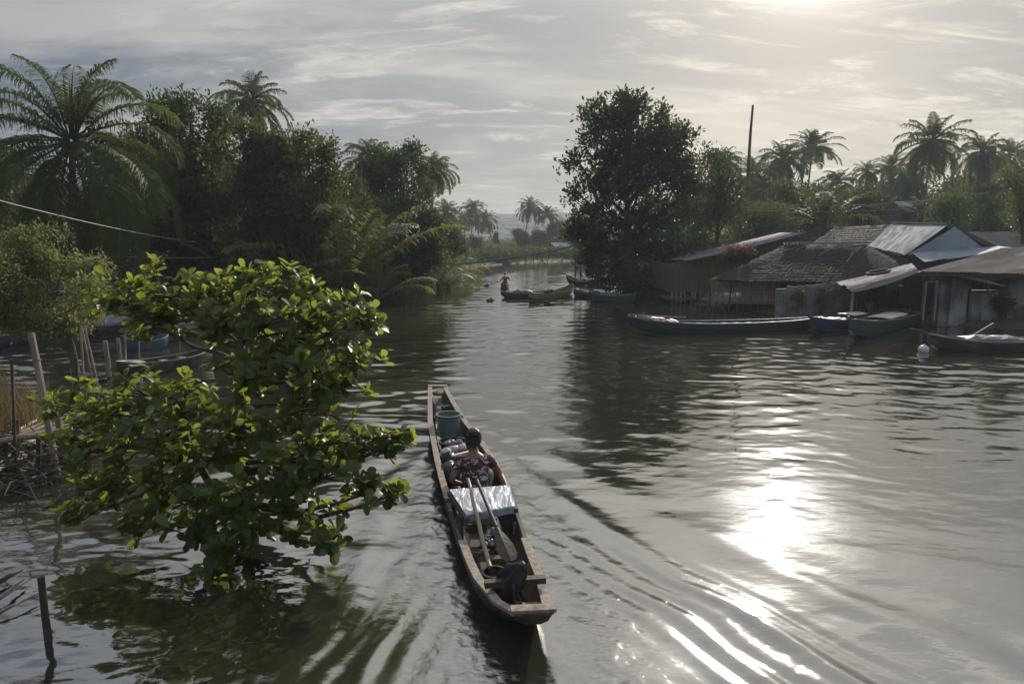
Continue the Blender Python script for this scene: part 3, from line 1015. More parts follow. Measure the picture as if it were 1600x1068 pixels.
for i, (px, py, yy, v, ws, label) in enumerate(bgtrees):
    tp = W(px, py, yy)
    sc = (tp.z - 0.3) / 7.4
    loc = (tp.x, yy, 0.3)
    if v not in bt_src:
        bt_src[v] = make_tree('broadleaf_tree', (0, 0, 0), BT[v], label, group='far trees in the haze', mat='leaf_dark' if v != 1 else 'leaf', leaf=0.34, per=8, density=7.5, spread=0.32, gap=0.34, seed=160 + v, trunk_r=0.2, twigs=30)
        o = bt_src[v]
        o.location = loc
        o.scale = (sc * ws, sc * ws, sc)
    else:
        o = copy_tree(bt_src[v], loc, i * 1.3, (sc * ws, sc * ws, sc), label)


# ---- undergrowth along the banks
def undergrowth(name, path, hgt, wid, mat, seed, n_, leaf=0.2, per=8):
    rs = np.random.RandomState(seed)
    path = np.array(path, float)
    seg = np.linalg.norm(np.diff(path, axis=0), axis=1); cum = np.concatenate([[0], np.cumsum(seg)])
    t_ = rs.uniform(0, cum[-1], n_)
    x = np.interp(t_, cum, path[:, 0]) + rs.normal(0, wid, n_)
    y = np.interp(t_, cum, path[:, 1]) + rs.normal(0, wid, n_)
    top = hgt * (0.35 + 1.0 * fbm(x * 0.7 + 40, y * 0.7 + 40, seed, 3))
    zg = np.maximum(land_height(x, y), 0.0)
    z = zg + top * rs.uniform(0, 1, n_) ** 0.6
    C = np.stack([x, y, z], 1)
    N = unit(np.stack([rs.normal(0, 1, n_), rs.normal(-0.3, 1, n_), rs.uniform(0.2, 1, n_)], 1))
    V, F, tn = leaf_quads(C, N, per, leaf, leaf * 1.2, rs)
    o = link(name, np_mesh(name, V, F, M[mat], tint=tn))
    tag(o, kind='stuff')


undergrowth('undergrowth', [(-30, 31), (-21, 31.5), (-14, 31.5), (-11, 35), (-8.8, 40), (-7.2, 45), (-8, 55), (-9, 66), (-8, 78), (-6, 88)], 1.6, 0.9, 'leaf', 300, 7000, 0.2)
undergrowth('undergrowth', [(-40, 37), (-20, 38), (-12, 44), (-12, 60)], 3.6, 2.0, 'leaf_dark', 301, 6000, 0.26)
undergrowth('undergrowth', [(10, 41), (9.6, 44), (11, 48), (14, 52), (20, 50), (28, 46), (40, 44)], 1.9, 1.2, 'leaf', 302, 6000, 0.24)
undergrowth('undergrowth', [(14, 62), (30, 64), (50, 62), (64, 60)], 3.2, 2.5, 'leaf_dark', 303, 6000, 0.34)
undergrowth('undergrowth', [(-5, 92), (-2, 98), (4, 108), (14, 108), (26, 112)], 0.7, 1.4, 'leaf_dark', 304, 7000, 0.34)
undergrowth('undergrowth', [(-60, 120), (-10, 165), (40, 165), (90, 150), (160, 130)], 1.6, 5, 'leaf_dark', 305, 9000, 0.5)

# ------------------------------------------------------------------ foreground tree with big glossy leaves
def big_leaves(C, A, per, L, rs):
    """rosettes of obovate leaves: C centres, A axes"""
    k = len(C) * per
    P = np.repeat(C, per, 0) + rs.normal(0, 0.012, (k, 3))
    A = np.repeat(A, per, 0)
    r1 = unit(np.cross(A, unit(rs.normal(0, 1, (k, 3)))))
    ang = np.tile(np.arange(per) * 2.39996, len(C)) + rs.normal(0, .25, k)
    ref = unit(np.cross(A, np.array([0.3, 0.9, 0.1])))
    ref2 = np.cross(A, ref)
    rad = ref * np.cos(ang)[:, None] + ref2 * np.sin(ang)[:, None]
    beta = np.radians(rs.uniform(28, 92, k))[:, None]
    d = unit(A * np.cos(beta) + rad * np.sin(beta) + np.array([0, 0, -0.10]))
    nrm = unit(A * np.sin(beta) - rad * np.cos(beta) + rs.normal(0, 0.25, (k, 3)))
    sd = unit(np.cross(d, nrm)); nrm = np.cross(sd, d)
    LL = L * rs.uniform(0.45, 1.25, (k, 1))
    curl = rs.uniform(-0.02, 0.22, (k, 1))
    st = [(0.0, 0.03), (0.22, 0.14), (0.5, 0.25), (0.75, 0.285), (0.92, 0.20), (1.0, 0.0)]
    V = []
    for x, w in st:
        c = P + d * LL * x - nrm * LL * curl * x * x
        if w == 0.0:
            V.append(c)
        else:
            V += [c - sd * LL * w + nrm * LL * w * 0.28, c, c + sd * LL * w + nrm * LL * w * 0.28]
    nv = len(V)
    V = np.stack(V, 1).reshape(-1, 3)
    base = np.arange(k)[:, None] * nv
    q = []
    for i in range(4):
        a = i * 3
        q += [(a, a + 1, a + 4, a + 3), (a + 1, a + 2, a + 5, a + 4)]
    t = [(12, 13, 15), (13, 14, 15)]
    Q = (base[:, None, :] + np.array(q)[None]).reshape(-1, 4)
    T = (base[:, None, :] + np.array(t)[None]).reshape(-1, 3)
    tn = np.clip(rs.normal(0.4, 0.26, k), 0, 1)
    return V, Q, T, np.repeat(tn, nv)


rs = np.random.RandomState(77)
rr = random.Random(77)
tb = G(385, 828)
ft = empty('broadleaf_tree', (tb.x, tb.y, 0), 'foreground tree with big glossy bright green leaves growing out of the water', 'tree')
limbs_px = [  # tip px, py, distance, spread radius px, ry factor
    (190, 450, 8.9, 42), (250, 438, 8.8, 44), (310, 455, 8.6, 46), (370, 440, 8.7, 42), (425, 425, 8.6, 34), (465, 440, 8.5, 38), (520, 470, 8.3, 42), (575, 480, 8.2, 30),
    (240, 490, 8.5, 34), (330, 500, 8.2, 40), (420, 490, 8.0, 46), (490, 520, 8.0, 44), (540, 560, 8.0, 34), (440, 560, 7.7, 44), (390, 590, 7.6, 42), (520, 600, 7.7, 36), (480, 630, 7.6, 40),
    (110, 628, 8.6, 34), (160, 640, 8.3, 42), (225, 615, 8.2, 44), (290, 625, 7.9, 46), (350, 650, 7.6, 46), (130, 700, 8.0, 40), (195, 700, 7.7, 46), (265, 700, 7.5, 46), (330, 715, 7.3, 46),
    (420, 680, 7.4, 46), (490, 700, 7.4, 42), (545, 690, 7.5, 36), (590, 695, 7.5, 28), (622, 690, 7.6, 20), (455, 745, 7.2, 44), (520, 740, 7.2, 36), (575, 770, 7.1, 26), (608, 775, 7.1, 18),
    (120, 765, 7.7, 28), (180, 765, 7.4, 36), (250, 770, 7.2, 38), (320, 780, 7.0, 40), (390, 765, 7.1, 40), (120, 805, 7.3, 16), (220, 815, 7.0, 28), (290, 835, 6.8, 24), (345, 858, 6.6, 18),
    (395, 830, 6.9, 26), (450, 800, 7.0, 24), (510, 835, 6.8, 20), (520, 850, 6.75, 12), (335, 890, 6.5, 14),
]
mb = MB()
trunk = [Vector((0, 0, -0.9)), Vector((0.02, 0.02, 0.1)), Vector((-0.03, 0.06, 0.6)), Vector((-0.08, 0.12, 1.1)), Vector((-0.05, 0.22, 1.6)), Vector((-0.10, 0.35, 2.1)), Vector((-0.02, 0.5, 2.6))]
mb.tube(trunk, [0.13, 0.105, 0.09, 0.085, 0.07, 0.05, 0.03], 10, jit=0.10, rng=rr)
t2 = [Vector((-0.03, 0.05, 0.25)), Vector((-0.40, -0.05, 0.65)), Vector((-0.62, -0.05, 1.15)), Vector((-0.7, 0.1, 1.6))]
mb.tube(t2, [0.06, 0.05, 0.042, 0.03], 8, jit=0.1, rng=rr)
CC, AA = [], []
for i, q in enumerate(limbs_px):
    px, py, yy, rp = q
    py += 14 if py < 500 else 0
    e = W(px, py, yy) - Vector((tb.x, tb.y, 0))
    r_ = rp * yy / FPX
    zs = max(0.12, min(2.35, e.z - 0.25 - 0.16 * abs(e.x)))
    k = zs / 2.6 * 5 + 1
    s = trunk[int(min(5, k))].lerp(trunk[int(min(5, k)) + 1 if int(k) < 6 else 6], k - int(k))
    if e.x < -0.9 and e.z < 1.9:
        s = t2[1].lerp(t2[3], min(1, e.z / 1.6))
    mid = s.lerp(e, 0.5) + Vector((rr.uniform(-.08, .08), rr.uniform(-.08, .08), -0.10 * (e - s).length + 0.05))
    m1 = s.lerp(mid, 0.5) + Vector((0, 0, 0.02)); m2 = mid.lerp(e, 0.5) + Vector((0, 0, -0.02))
    Lb = (e - s).length
    r0 = 0.012 + 0.012 * Lb
    mb.tube([s, m1, mid, m2, e], [r0 * 1.3, r0, r0 * .8, r0 * .55, r0 * .35], 6, jit=0.12, rng=rr)
    nn = int(5 + 150 * r_ * r_)
    for j in range(nn):
        dv = Vector((rr.gauss(0, 1), rr.gauss(0, 1), rr.gauss(0, 1))).normalized() * (rr.random() ** 0.5) * (1.0 if rr.random() < .85 else 1.5)
        p = e + Vector((dv.x * r_ * 1.35, dv.y * r_ * 1.5, dv.z * r_ * 0.95))
        if p.z < 0.10: p.z = 0.10 + rr.random() * 0.1
        at = m2.lerp(e, rr.random())
        kn = at.lerp(p, 0.6) + Vector((0, 0, -0.03))
        mb.tube([at, kn, p], [0.009, 0.007, 0.005], 4, cap=False)
        axd = (p - at).normalized() * 0.65 + Vector((0, 0, 0.8)) + Vector((rr.gauss(0, .25), rr.gauss(0, .25), 0))
        CC.append(tuple(p)); AA.append(tuple(axd.normalized()))
    for j in range(3):      # a few leaves along the limb
        CC.append(tuple(mid.lerp(e, rr.uniform(0.1, 0.9)))); AA.append((rr.gauss(0, .3), rr.gauss(0, .3), 0.9))
V, Q, T, tn = big_leaves(np.array(CC), unit(np.array(AA)), 8, 0.155, rs)
mb.build('trunk', M['bark'], ft, smooth=True)
link('crown', np_mesh('crown', V, [Q, T], M['leaf_big'], tint=tn, smooth=True), ft)

# ------------------------------------------------------------------ grass and brushwood of the near left bank
def blades(name, pts, h, w, mat, seed, lean=0.35):
    rs = np.random.RandomState(seed)
    k = len(pts)
    a = rs.uniform(0, 2 * math.pi, k)
    d = np.stack([np.cos(a), np.sin(a), np.zeros(k)], 1)
    sd = np.stack([-np.sin(a), np.cos(a), np.zeros(k)], 1)
    hh = h * rs.uniform(0.5, 1.2, (k, 1)); ln = lean * rs.uniform(0.1, 1.0, (k, 1)) * hh
    up = np.array([0, 0, 1.0])
    V = np.stack([pts - sd * w, pts + sd * w, pts + up * hh * .6 + d * ln * .4 + sd * w * .7, pts + up * hh * .6 + d * ln * .4 - sd * w * .7, pts + up * hh + d * ln], 1).reshape(-1, 3)
    b0 = np.arange(k)[:, None] * 5
    Q = b0 + np.array([[0, 1, 2, 3]]); T = b0 + np.array([[3, 2, 4]])
    tn = np.repeat(rs.uniform(0, 1, k), 5)
    o = link(name, np_mesh(name, V, [Q, T], M[mat], tint=tn))
    return tag(o, kind='stuff')


def scatter_on_land(x0, x1, y0, y1, n_, seed, dmin=0.3, dmax=9, clump=0.45):
    rs = np.random.RandomState(seed)
    x = rs.uniform(x0, x1, n_); y = rs.uniform(y0, y1, n_)
    d = river_dist(x, y)
    kp = (d > dmin) & (d < dmax) & (fbm(x * 0.9 + 30, y * 0.9 + 30, seed, 3) > clump)
    x, y = x[kp], y[kp]
    return np.stack([x, y, land_height(x, y)], 1)


blades('dry_grass', scatter_on_land(-14.5, -7.6, 9.8, 15.2, 16000, 61, 0.35, 9, 0.40), 0.75, 0.006, 'grass', 62)
blades('green_grass', scatter_on_land(-16, -8.0, 9.0, 16.0, 7000, 63, 0.2, 9, 0.50), 0.4, 0.007, 'leaf_yellow', 64)
blades('bank_grass', scatter_on_land(9, 30, 27, 45, 15000, 65, 0.1, 5, 0.42), 0.45, 0.014, 'leaf', 66)
blades('bank_grass', scatter_on_land(-12, 22, 40, 112, 26000, 67, 0.0, 5, 0.36), 0.4, 0.04, 'leaf', 68)

rr = random.Random(8)
bw = MB()
for i in range(210):
    x = rr.uniform(-8.4, -6.6); y = rr.uniform(8.7, 10.6)
    z = max(0.0, float(land_height(np.array([x]), np.array([y]))[0])) + rr.uniform(0, 0.35)
    a = rr.gauss(0.35, 0.7); L_ = rr.uniform(0.3, 1.1)
    d = Vector((math.cos(a), math.sin(a), rr.gauss(0.0, 0.25))) * L_ * .5
    c = Vector((x, y, z))
    bw.tube([c - d, c + Vector((0, 0, rr.uniform(-.05, .08))), c + d], [0.012, 0.010, 0.005], 5, cap=False)
tag(bw.build('brushwood', M['wood_dark']), kind='stuff')
pb = MB()
for i in range(420):
    x = rr.uniform(-10, -6.4); y = rr.uniform(7.5, 15.5)
    zg = float(land_height(np.array([x]), np.array([y]))[0])
    if zg < -0.05: continue
    pb.blob((x, y, zg + 0.01), rr.uniform(0.015, 0.06), 6, 0.3, i, 0.6)
tag(pb.build('bank_rubble', M['mud']), kind='stuff')

# ------------------------------------------------------------------ posts, pier and driftwood at the left
def post(base, top, r, mat, label, group='wooden posts of the left bank', seed=0, name='wooden_post', sunk=0.8, pos=None, yy=None):
    b_ = G(*base) if yy is None else W(base[0], base[1], yy)
    t_ = W(top[0], top[1], b_.y + 0.02)
    rr = random.Random(seed)
    d = t_ - b_
    lo = b_ - d.normalized() * sunk
    mb = MB()
    k = 7
    pts = [lo.lerp(t_, i / k) + Vector((rr.gauss(0, .1), rr.gauss(0, .1), 0)) * r * 1.0 for i in range(k + 1)]
    mb.tube([p - b_ for p in pts], [r * (1.1 - 0.22 * i / k) for i in range(k + 1)], 9, jit=0.09, rng=rr)
    for j in range(3):
        q = pts[rr.randrange(2, k)] - b_
        a = rr.uniform(0, 6.28)
        mb.tube([q, q + Vector((math.cos(a), math.sin(a), .3)) * r * 1.5], [r * .35, r * .2], 5)
    o = mb.build(name, M[mat], None)
    o.location = b_
    tag(o, label, 'post', group)
    return o


post((90, 738), (49, 520), 0.050, 'wood_grey', 'tallest thick leaning post of the left bank, in front of the bamboo pier', seed=1)
post((100, 722), (90, 645), 0.052, 'wood_grey', 'short thick post close to the right of the tallest leaning post', seed=2)
post((25, 745), (18, 560), 0.022, 'wood_dark', 'thin dark upright stake in the dry grass at the left border', seed=3)
post((24, 735), (24, 655), 0.05, 'wood_dark', 'thick dark stump holding the left end of the pier beam', seed=4)
post((131, 608), (126, 508), 0.024, 'wood_grey', 'upright thin stake left of the two crossing stakes', seed=5)
post((146, 603), (128, 512), 0.024, 'wood_grey', 'front one of the two leaning thin stakes in the mud', seed=6)
post((153, 604), (132, 508), 0.026, 'wood_grey', 'back one of the two leaning thin stakes, leaning most', seed=7)
post((122, 594), (117, 553), 0.035, 'wood_dark', 'short stake left of the upright thin stake', seed=8)
post((112, 594), (109, 576), 0.02, 'wood_dark', 'shortest thin stake, far left of the stake group', seed=9)
post((171, 588), (164, 532), 0.065, 'wood_grey', 'thick short post between the leaning stakes and the paired posts', seed=10)
post((190, 584), (184, 528), 0.055, 'wood_grey', 'left one of the paired posts by the inlet water', seed=11)
post((197, 584), (195, 524), 0.03, 'wood_grey', 'right thinner one of the paired posts by the inlet water', seed=12)
post((218, 572), (216, 514), 0.025, 'bamboo', 'slim pale pole by the small boat with the white plank', seed=13)
post((211, 610), (208, 588), 0.03, 'wood_grey', 'low stake showing over the middle branches of the foreground tree', seed=14)
post((222, 610), (219, 588), 0.045, 'wood_grey', 'low thick stake right beside another one over the foreground tree branches', seed=15)
post((280, 575), (282, 515), 0.012, 'bamboo', 'very thin rod standing in the inlet water', seed=16)
post((75, 1000), (64, 900), 0.032, 'wood_dark', 'dark stake standing alone in the water at the bottom left corner', seed=17)

pier = empty('bamboo_pier', G(60, 740), 'broken bamboo pier of loose poles on the near left bank', 'pier')
pl = pier.location


def pole_part(a, b, r, name, mat='bamboo', n_=7):
    mb = MB()
    rr = random.Random(int(a[0] * 7 + b[1]))
    A, B = a - pl, b - pl
    k = 9
    mb.tube([A.lerp(B, i / k) + Vector((0, 0, rr.gauss(0, .006))) for i in range(k + 1)], [r * (1.06 if i % 2 else 0.97) for i in range(k + 1)], n_)
    return mb.build(name, M[mat], pier)


pole_part(W(-60, 698, 9.7), W(112, 671, 10.0), 0.048, 'beam', 'wood_grey')
for i, (a, b, ya, yb) in enumerate((((-40, 705), (98, 648), 9.9, 11.4), ((-30, 700), (112, 655), 10.0, 11.2), ((-50, 722), (70, 664), 9.7, 11.3), ((-40, 738), (60, 690), 9.4, 10.6),
                                    ((-30, 752), (52, 700), 9.2, 10.5), ((-60, 760), (80, 668), 9.2, 11.2), ((10, 690), (108, 662), 10.0, 11.0), ((-20, 728), (45, 705), 9.5, 10.3),
                                    ((-40, 748), (40, 712), 9.2, 10.1), ((-20, 695), (60, 655), 10.1, 11.8))):
    pole_part(W(a[0], a[1], ya), W(b[0], b[1], yb), 0.030 + 0.007 * (i % 3), 'bamboo_pole')
for px, tp_, bt in ((8, 690, 745), (60, 684, 742), (118, 674, 722)):
    pole_part(W(px, bt + 10, 9.8), W(px, tp_, 9.85), 0.035, 'support_post', 'wood_dark')
for i, (a, b, ya, yb, r, lab) in enumerate((
        ((-30, 965), (38, 915), 5.7, 6.5, 0.022, 'longest dry stick floating at the lower left border'),
        ((-30, 978), (60, 938), 5.5, 6.2, 0.016, 'reddish thin stick floating nearest the lone dark stake'),
        ((-30, 935), (22, 905), 6.2, 6.7, 0.03, 'thick dark stick floating at the lower left border, farthest back'))):
    A, B = G(*a), G(*b)
    A.z = B.z = 0.03
    B.z = 0.07
    mb = MB()
    mb.tube([(A - A), (A.lerp(B, .4) - A) + Vector((0, 0, .02)), (B - A)], [r, r * .9, r * .4], 6)
    mb.tube([(A.lerp(B, .4) - A), (A.lerp(B, .75) - A) + Vector((.1, .12, .04))], [r * .5, r * .2], 5)
    o = mb.build('driftwood', M['wood_grey' if i < 2 else 'wood_dark'])
    o.location = A
    tag(o, lab, 'stick', 'driftwood at the lower left')
o = post((12, 700), (-8, 590), 0.02, 'wood_dark', 'thin dark stake leaning across the grass at the left border', seed=21)
o = post((50, 668), (8, 598), 0.014, 'wood_dark', 'slanting thin branch crossing in front of the dry grass', seed=22)


def wire(name, a, b, sag, r, label, cat='cable', mat='wire'):
    mb = MB()
    k = 24
    pts = [a.lerp(b, i / k) - Vector((0, 0, 4 * sag * (i / k) * (1 - i / k))) for i in range(k + 1)]
    mb.tube([p - a for p in pts], r, 5)
    o = mb.build(name, M[mat])
    o.location = a
    return tag(o, label, cat)


wire('overhead_cable', W(-40, 303, 15), W(305, 378, 30), 0.12, 0.013, 'pale cable slanting down in front of the big left palm')
wire('overhead_cable', W(140, 399, 25), W(330, 402, 31), 0.05, 0.012, 'thin level cable above the left inlet, below the slanting cable')
wire('overhead_cable', W(1160, 314, 54), W(1455, 312, 44), 0.35, 0.018, 'upper one of the two cables running right from the tall bare pole')
wire('overhead_cable', W(1160, 327, 54), W(1420, 326, 46), 0.2, 0.016, 'lower one of the two cables running right from the tall bare pole')

p0 = W(1161, 400, 55)
mb = MB()
ztop = W(1165, 164, 55).z
rr = random.Random(4)
mb.tube([(0, 0, -0.5), (0.02, 0, ztop * .3), (0.06, 0, ztop * .6), (0.10, 0, ztop * .85), (0.18, 0, ztop)], [0.15, 0.14, 0.12, 0.10, 0.08], 10, jit=.05, rng=rr)
o = mb.build('utility_pole', M['wood_dark'])
o.location = (p0.x, 55, 0)
tag(o, 'tall bare dark pole rising above the trees of the right bank', 'pole')

# ------------------------------------------------------------------ houses
def tin_mat(name, cols, rough=0.62, metal=0.0, sheet=0.82, rowl=2.3, stain=(0.16, 0.085, 0.045), stain_amt=0.5):
    m, n, l, b, o = nmat(name)
    uv = n.new('ShaderNodeUVMap')
    sp = n.new('ShaderNodeSeparateXYZ'); l.new(uv.outputs[0], sp.inputs[0])

    def mth(op, a, b_=None, c=None):
        q = n.new('ShaderNodeMath'); q.operation = op
        for i, x in enumerate((a, b_, c)):
            if x is None: continue
            if isinstance(x, (int, float)): q.inputs[i].default_value = x
            else: l.new(x, q.inputs[i])
        return q.outputs[0]
    fu = mth('FLOOR', mth('DIVIDE', sp.outputs[0], sheet))
    off = mth('MULTIPLY', mth('FRACT', mth('MULTIPLY', fu, 0.377)), 0.8)
    fv = mth('FLOOR', mth('ADD', mth('DIVIDE', sp.outputs[1], rowl), off))
    cb = n.new('ShaderNodeCombineXYZ'); l.new(fu, cb.inputs[0]); l.new(fv, cb.inputs[1])
    wn_ = n.new('ShaderNodeTexWhiteNoise'); wn_.noise_dimensions = '2D'; l.new(cb.outputs[0], wn_.inputs['Vector'])
    r = ramp(n, [(i / (len(cols) - 1), c) for i, c in enumerate(cols)])
    l.new(wn_.outputs['Value'], r.inputs[0])
    mp_ = n.new('ShaderNodeMapping'); mp_.inputs['Scale'].default_value = (5.0, 0.55, 1); l.new(uv.outputs[0], mp_.inputs[0])
    ns = n.new('ShaderNodeTexNoise'); ns.inputs['Scale'].default_value = 1.3; ns.inputs['Detail'].default_value = 8; ns.inputs['Roughness'].default_value = .65
    l.new(mp_.outputs[0], ns.inputs['Vector'])
    rs_ = ramp(n, [(0.47, (0, 0, 0)), (0.66, (1, 1, 1))]); l.new(ns.outputs[0], rs_.inputs[0])
    mx = n.new('ShaderNodeMix'); mx.data_type = 'RGBA'
    l.new(mth('MULTIPLY', rs_.outputs[0], stain_amt), mx.inputs[0]); l.new(r.outputs[0], mx.inputs[6]); mx.inputs[7].default_value = (*stain, 1)
    l.new(mx.outputs[2], b.inputs['Base Color'])
    b.inputs['Metallic'].default_value = metal
    b.inputs['Specular IOR Level'].default_value = 0.15
    l.new(mth('MULTIPLY_ADD', rs_.outputs[0], 0.3, rough), b.inputs['Roughness'])
    return m


M['tin_pale'] = tin_mat('pale_tin', [(0.15, 0.18, 0.22), (0.26, 0.30, 0.35), (0.20, 0.225, 0.26), (0.31, 0.35, 0.39), (0.17, 0.15, 0.13)], stain_amt=0.35)
M['tin_rust'] = tin_mat('rusty_tin', [(0.20, 0.165, 0.13), (0.29, 0.28, 0.27), (0.15, 0.10, 0.065), (0.34, 0.325, 0.30), (0.22, 0.18, 0.14)], stain_amt=0.35)
M['tin_grey'] = tin_mat('grey_tin', [(0.10, 0.105, 0.12), (0.16, 0.17, 0.19), (0.085, 0.09, 0.10), (0.20, 0.205, 0.215)], stain_amt=0.4)
M['tin_blue'] = tin_mat('bluish_tin', [(0.20, 0.25, 0.31), (0.28, 0.33, 0.40), (0.23, 0.27, 0.33)], stain_amt=0.2)
M['thatch'] = rough_mat('nipa_thatch', [(0.3, (0.011, 0.009, 0.008)), (0.6, (0.027, 0.022, 0.019)), (0.85, (0.06, 0.05, 0.042))], 2.5, (1, 1, 3), 0.85, 0.7, 20)
M['concrete'] = rough_mat('stained_concrete', [(0.30, (0.05, 0.05, 0.048)), (0.45, (0.10, 0.10, 0.10)), (0.60, (0.25, 0.255, 0.26)), (0.8, (0.33, 0.335, 0.34))], 1.1, (1, 1, 0.8), 0.9, 0.3, 9, detail=9)
M['stone'] = rough_mat('rough_stone_wall', [(0.3, (0.10, 0.10, 0.095)), (0.6, (0.20, 0.20, 0.19)), (0.8, (0.28, 0.28, 0.27))], 3.0, (1, 1, 1), 0.95, 1.0, 7, bdist=0.05)
M['mustard'] = rough_mat('mustard_boards', [(0.3, (0.09, 0.06, 0.03)), (0.7, (0.19, 0.13, 0.06))], 3, (4, 4, 0.5), 0.85, 0.4)
M['boards'] = rough_mat('dull_boards', [(0.3, (0.05, 0.045, 0.04)), (0.7, (0.13, 0.12, 0.11))], 4, (5, 5, 0.4), 0.85, 0.5)
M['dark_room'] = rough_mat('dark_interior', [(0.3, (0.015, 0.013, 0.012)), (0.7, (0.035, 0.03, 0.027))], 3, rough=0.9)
M['flower'] = leaf_mat('magenta_blossom', (0.35, 0.03, 0.14), (0.60, 0.07, 0.26), (0.7, 0.1, 0.3), 0.35, 0.6)


def roof_sheet(mb, A, B, C, D, pitch=0.15, amp=0.016, nv=8, seed=0, sag=0.02):
    """corrugated sheet: A-B low edge, D-C high edge, ridges run from low to high"""
    A, B, C, D = [np.array(v, float) for v in (A, B, C, D)]
    wid = (np.linalg.norm(B - A) + np.linalg.norm(C - D)) / 2
    hgt = (np.linalg.norm(D - A) + np.linalg.norm(C - B)) / 2
    nu = int(wid / pitch * 5) + 2
    nn = np.cross(B - A, D - A); nn /= np.linalg.norm(nn)
    if nn[2] < 0: nn = -nn
    u = np.linspace(0, 1, nu); v = np.linspace(0, 1, nv)
    UU, VV = np.meshgrid(u, v)
    P = (A[None, None] * ((1 - UU) * (1 - VV))[..., None] + B * (UU * (1 - VV))[..., None] + C * (UU * VV)[..., None] + D * ((1 - UU) * VV)[..., None])
    rs = np.random.RandomState(seed)
    sheet = np.floor(UU * wid / 0.82).astype(int)
    lift = rs.uniform(0, 0.03, 400)[sheet % 400]
    h = amp * np.sin(2 * math.pi * UU * wid / pitch) + lift * (1 - VV * 0.6) - sag * np.sin(math.pi * VV) + 0.03 * (vnoise(UU * wid * 0.7 + seed, VV * hgt * 0.7, 3) - .5)
    P = P + nn * h[..., None]
    jag = rs.uniform(-0.09, 0.05, 400)[sheet % 400]
    dn = (A - D) / np.linalg.norm(A - D)
    P[0] += dn * jag[0][:, None]
    uv = np.stack([UU * wid, VV * hgt], -1).reshape(-1, 2)
    mb.add(P.reshape(-1, 3), grid_faces(nv, nu), uv=uv)


def thatch_sheet(mb, A, B, C, D, rows=12, seed=0, thick=0.12):
    """layered ragged palm leaf shingles"""
    A, B, C, D = [np.array(v, float) for v in (A, B, C, D)]
    rs = np.random.RandomState(seed)
    nn = np.cross(B - A, D - A); nn /= np.linalg.norm(nn)
    if nn[2] < 0: nn = -nn
    V = np.array([A, B, C, D, A - nn * thick, B - nn * thick, C - nn * thick, D - nn * thick])
    mb.add(V, [(0, 1, 2, 3), (7, 6, 5, 4), (0, 4, 5, 1), (1, 5, 6, 2), (2, 6, 7, 3), (3, 7, 4, 0)])
    for r in range(rows + 1):
        v = r / rows
        L0, L1 = A + (D - A) * v, B + (C - B) * v
        wid = np.linalg.norm(L1 - L0)
        k = int(wid / 0.018)
        u = (np.arange(k) + rs.uniform(0, 1, k)) / k
        wob = (vnoise(u * 9 + r * 3, np.full(k, r * 1.7), 8) - .5) * 0.5 / rows
        down = (A - D) / np.linalg.norm(A - D); along = (L1 - L0) / (wid + 1e-6)
        p = L0 + (L1 - L0) * u[:, None] + (D - A) * wob[:, None] + nn * 0.03
        ln = rs.uniform(0.16, 0.42, (k, 1)) * (1.0 if r else 0.8)
        w = rs.uniform(0.010, 0.030, (k, 1))
        tip = p + down * ln + nn * rs.uniform(-0.02, 0.045, (k, 1)) + along * rs.normal(0, .04, (k, 1))
        Vt = np.stack([p - along * w, p + along * w, tip + along * w * .5, tip - along * w * .5], 1).reshape(-1, 3)
        b0 = np.arange(k)[:, None] * 4
        mb.add(Vt, b0 + np.array([[0, 1, 2, 3]]))


def prism(mb, poly, thick):
    """poly: list of 3D points (planar, convex enough for a fan), extruded by vector thick"""
    P = [Vector(p) for p in poly]; t = Vector(thick)
    k = len(P)
    V = [tuple(p) for p in P] + [tuple(p + t) for p in P]
    Q = [(i, (i + 1) % k, k + (i + 1) % k, k + i) for i in range(k)]
    T = [(0, i + 1, i) for i in range(1, k - 1)] + [(k, k + i, k + i + 1) for i in range(1, k - 1)]
    mb.add(V, Q, T)


def wallbox(mb, px0, px1, py0, py1, yy, th=0.16, o=Vector((0, 0, 0)), z0=None):
    a, b = W(px0, py1, yy), W(px1, py0, yy)
    za = a.z if z0 is None else z0
    mb.box(((a.x + b.x) / 2 - o.x, yy + th / 2 - o.y, (za + b.z) / 2 - o.z), (b.x - a.x, th, b.z - za))


Z3 = Vector((0, 0, 0))
BL = 'riverside houses of the right bank'

# --- E: concrete house at the right border
oE = Vector((W(1440, 400, 27.2).x, 27.2, 0.0))
hE = empty('concrete_house', oE, 'stained concrete house with rusty tin roof at the right border, a dark window opening', 'house', BL)
mb = MB()
wallbox(mb, 1465, 1516, 424, 505, 27.2, o=oE, z0=-0.2)
wallbox(mb, 1572, 1720, 424, 505, 27.2, o=oE, z0=-0.2)
wallbox(mb, 1516, 1572, 453, 505, 27.2, o=oE, z0=-0.2)
wallbox(mb, 1516, 1572, 424, 438, 27.2, o=oE)
wallbox(mb, 1440, 1465, 424, 438, 27.2, o=oE)
mb.box((W(1720, 400, 27).x - oE.x, 3.6, 1.0), (0.16, 6.8, 2.4))
mb.box((W(1720, 400, 27).x / 2 - oE.x / 2, 6.9, 1.2), (W(1720, 400, 27).x - oE.x, 0.16, 2.8))
mb.build('wall', M['concrete'], hE)
for px in (1483, 1640):
    a = W(px, 505, 27.1); b = W(px, 426, 27.1)
    mb = MB()
    mb.box((a.x - oE.x, -0.10, (b.z + a.z) / 2), (0.16, 0.18, b.z - a.z))
    mb.build('pilaster', M['concrete'], hE)
mb = MB()
a, b = W(1516, 453, 27.2), W(1572, 438, 27.2)
for q in (0.0, 0.5, 1.0):
    mb.box((a.x + (b.x - a.x) * q - oE.x, 0.02, (a.z + b.z) / 2), (0.05, 0.08, b.z - a.z + .02))
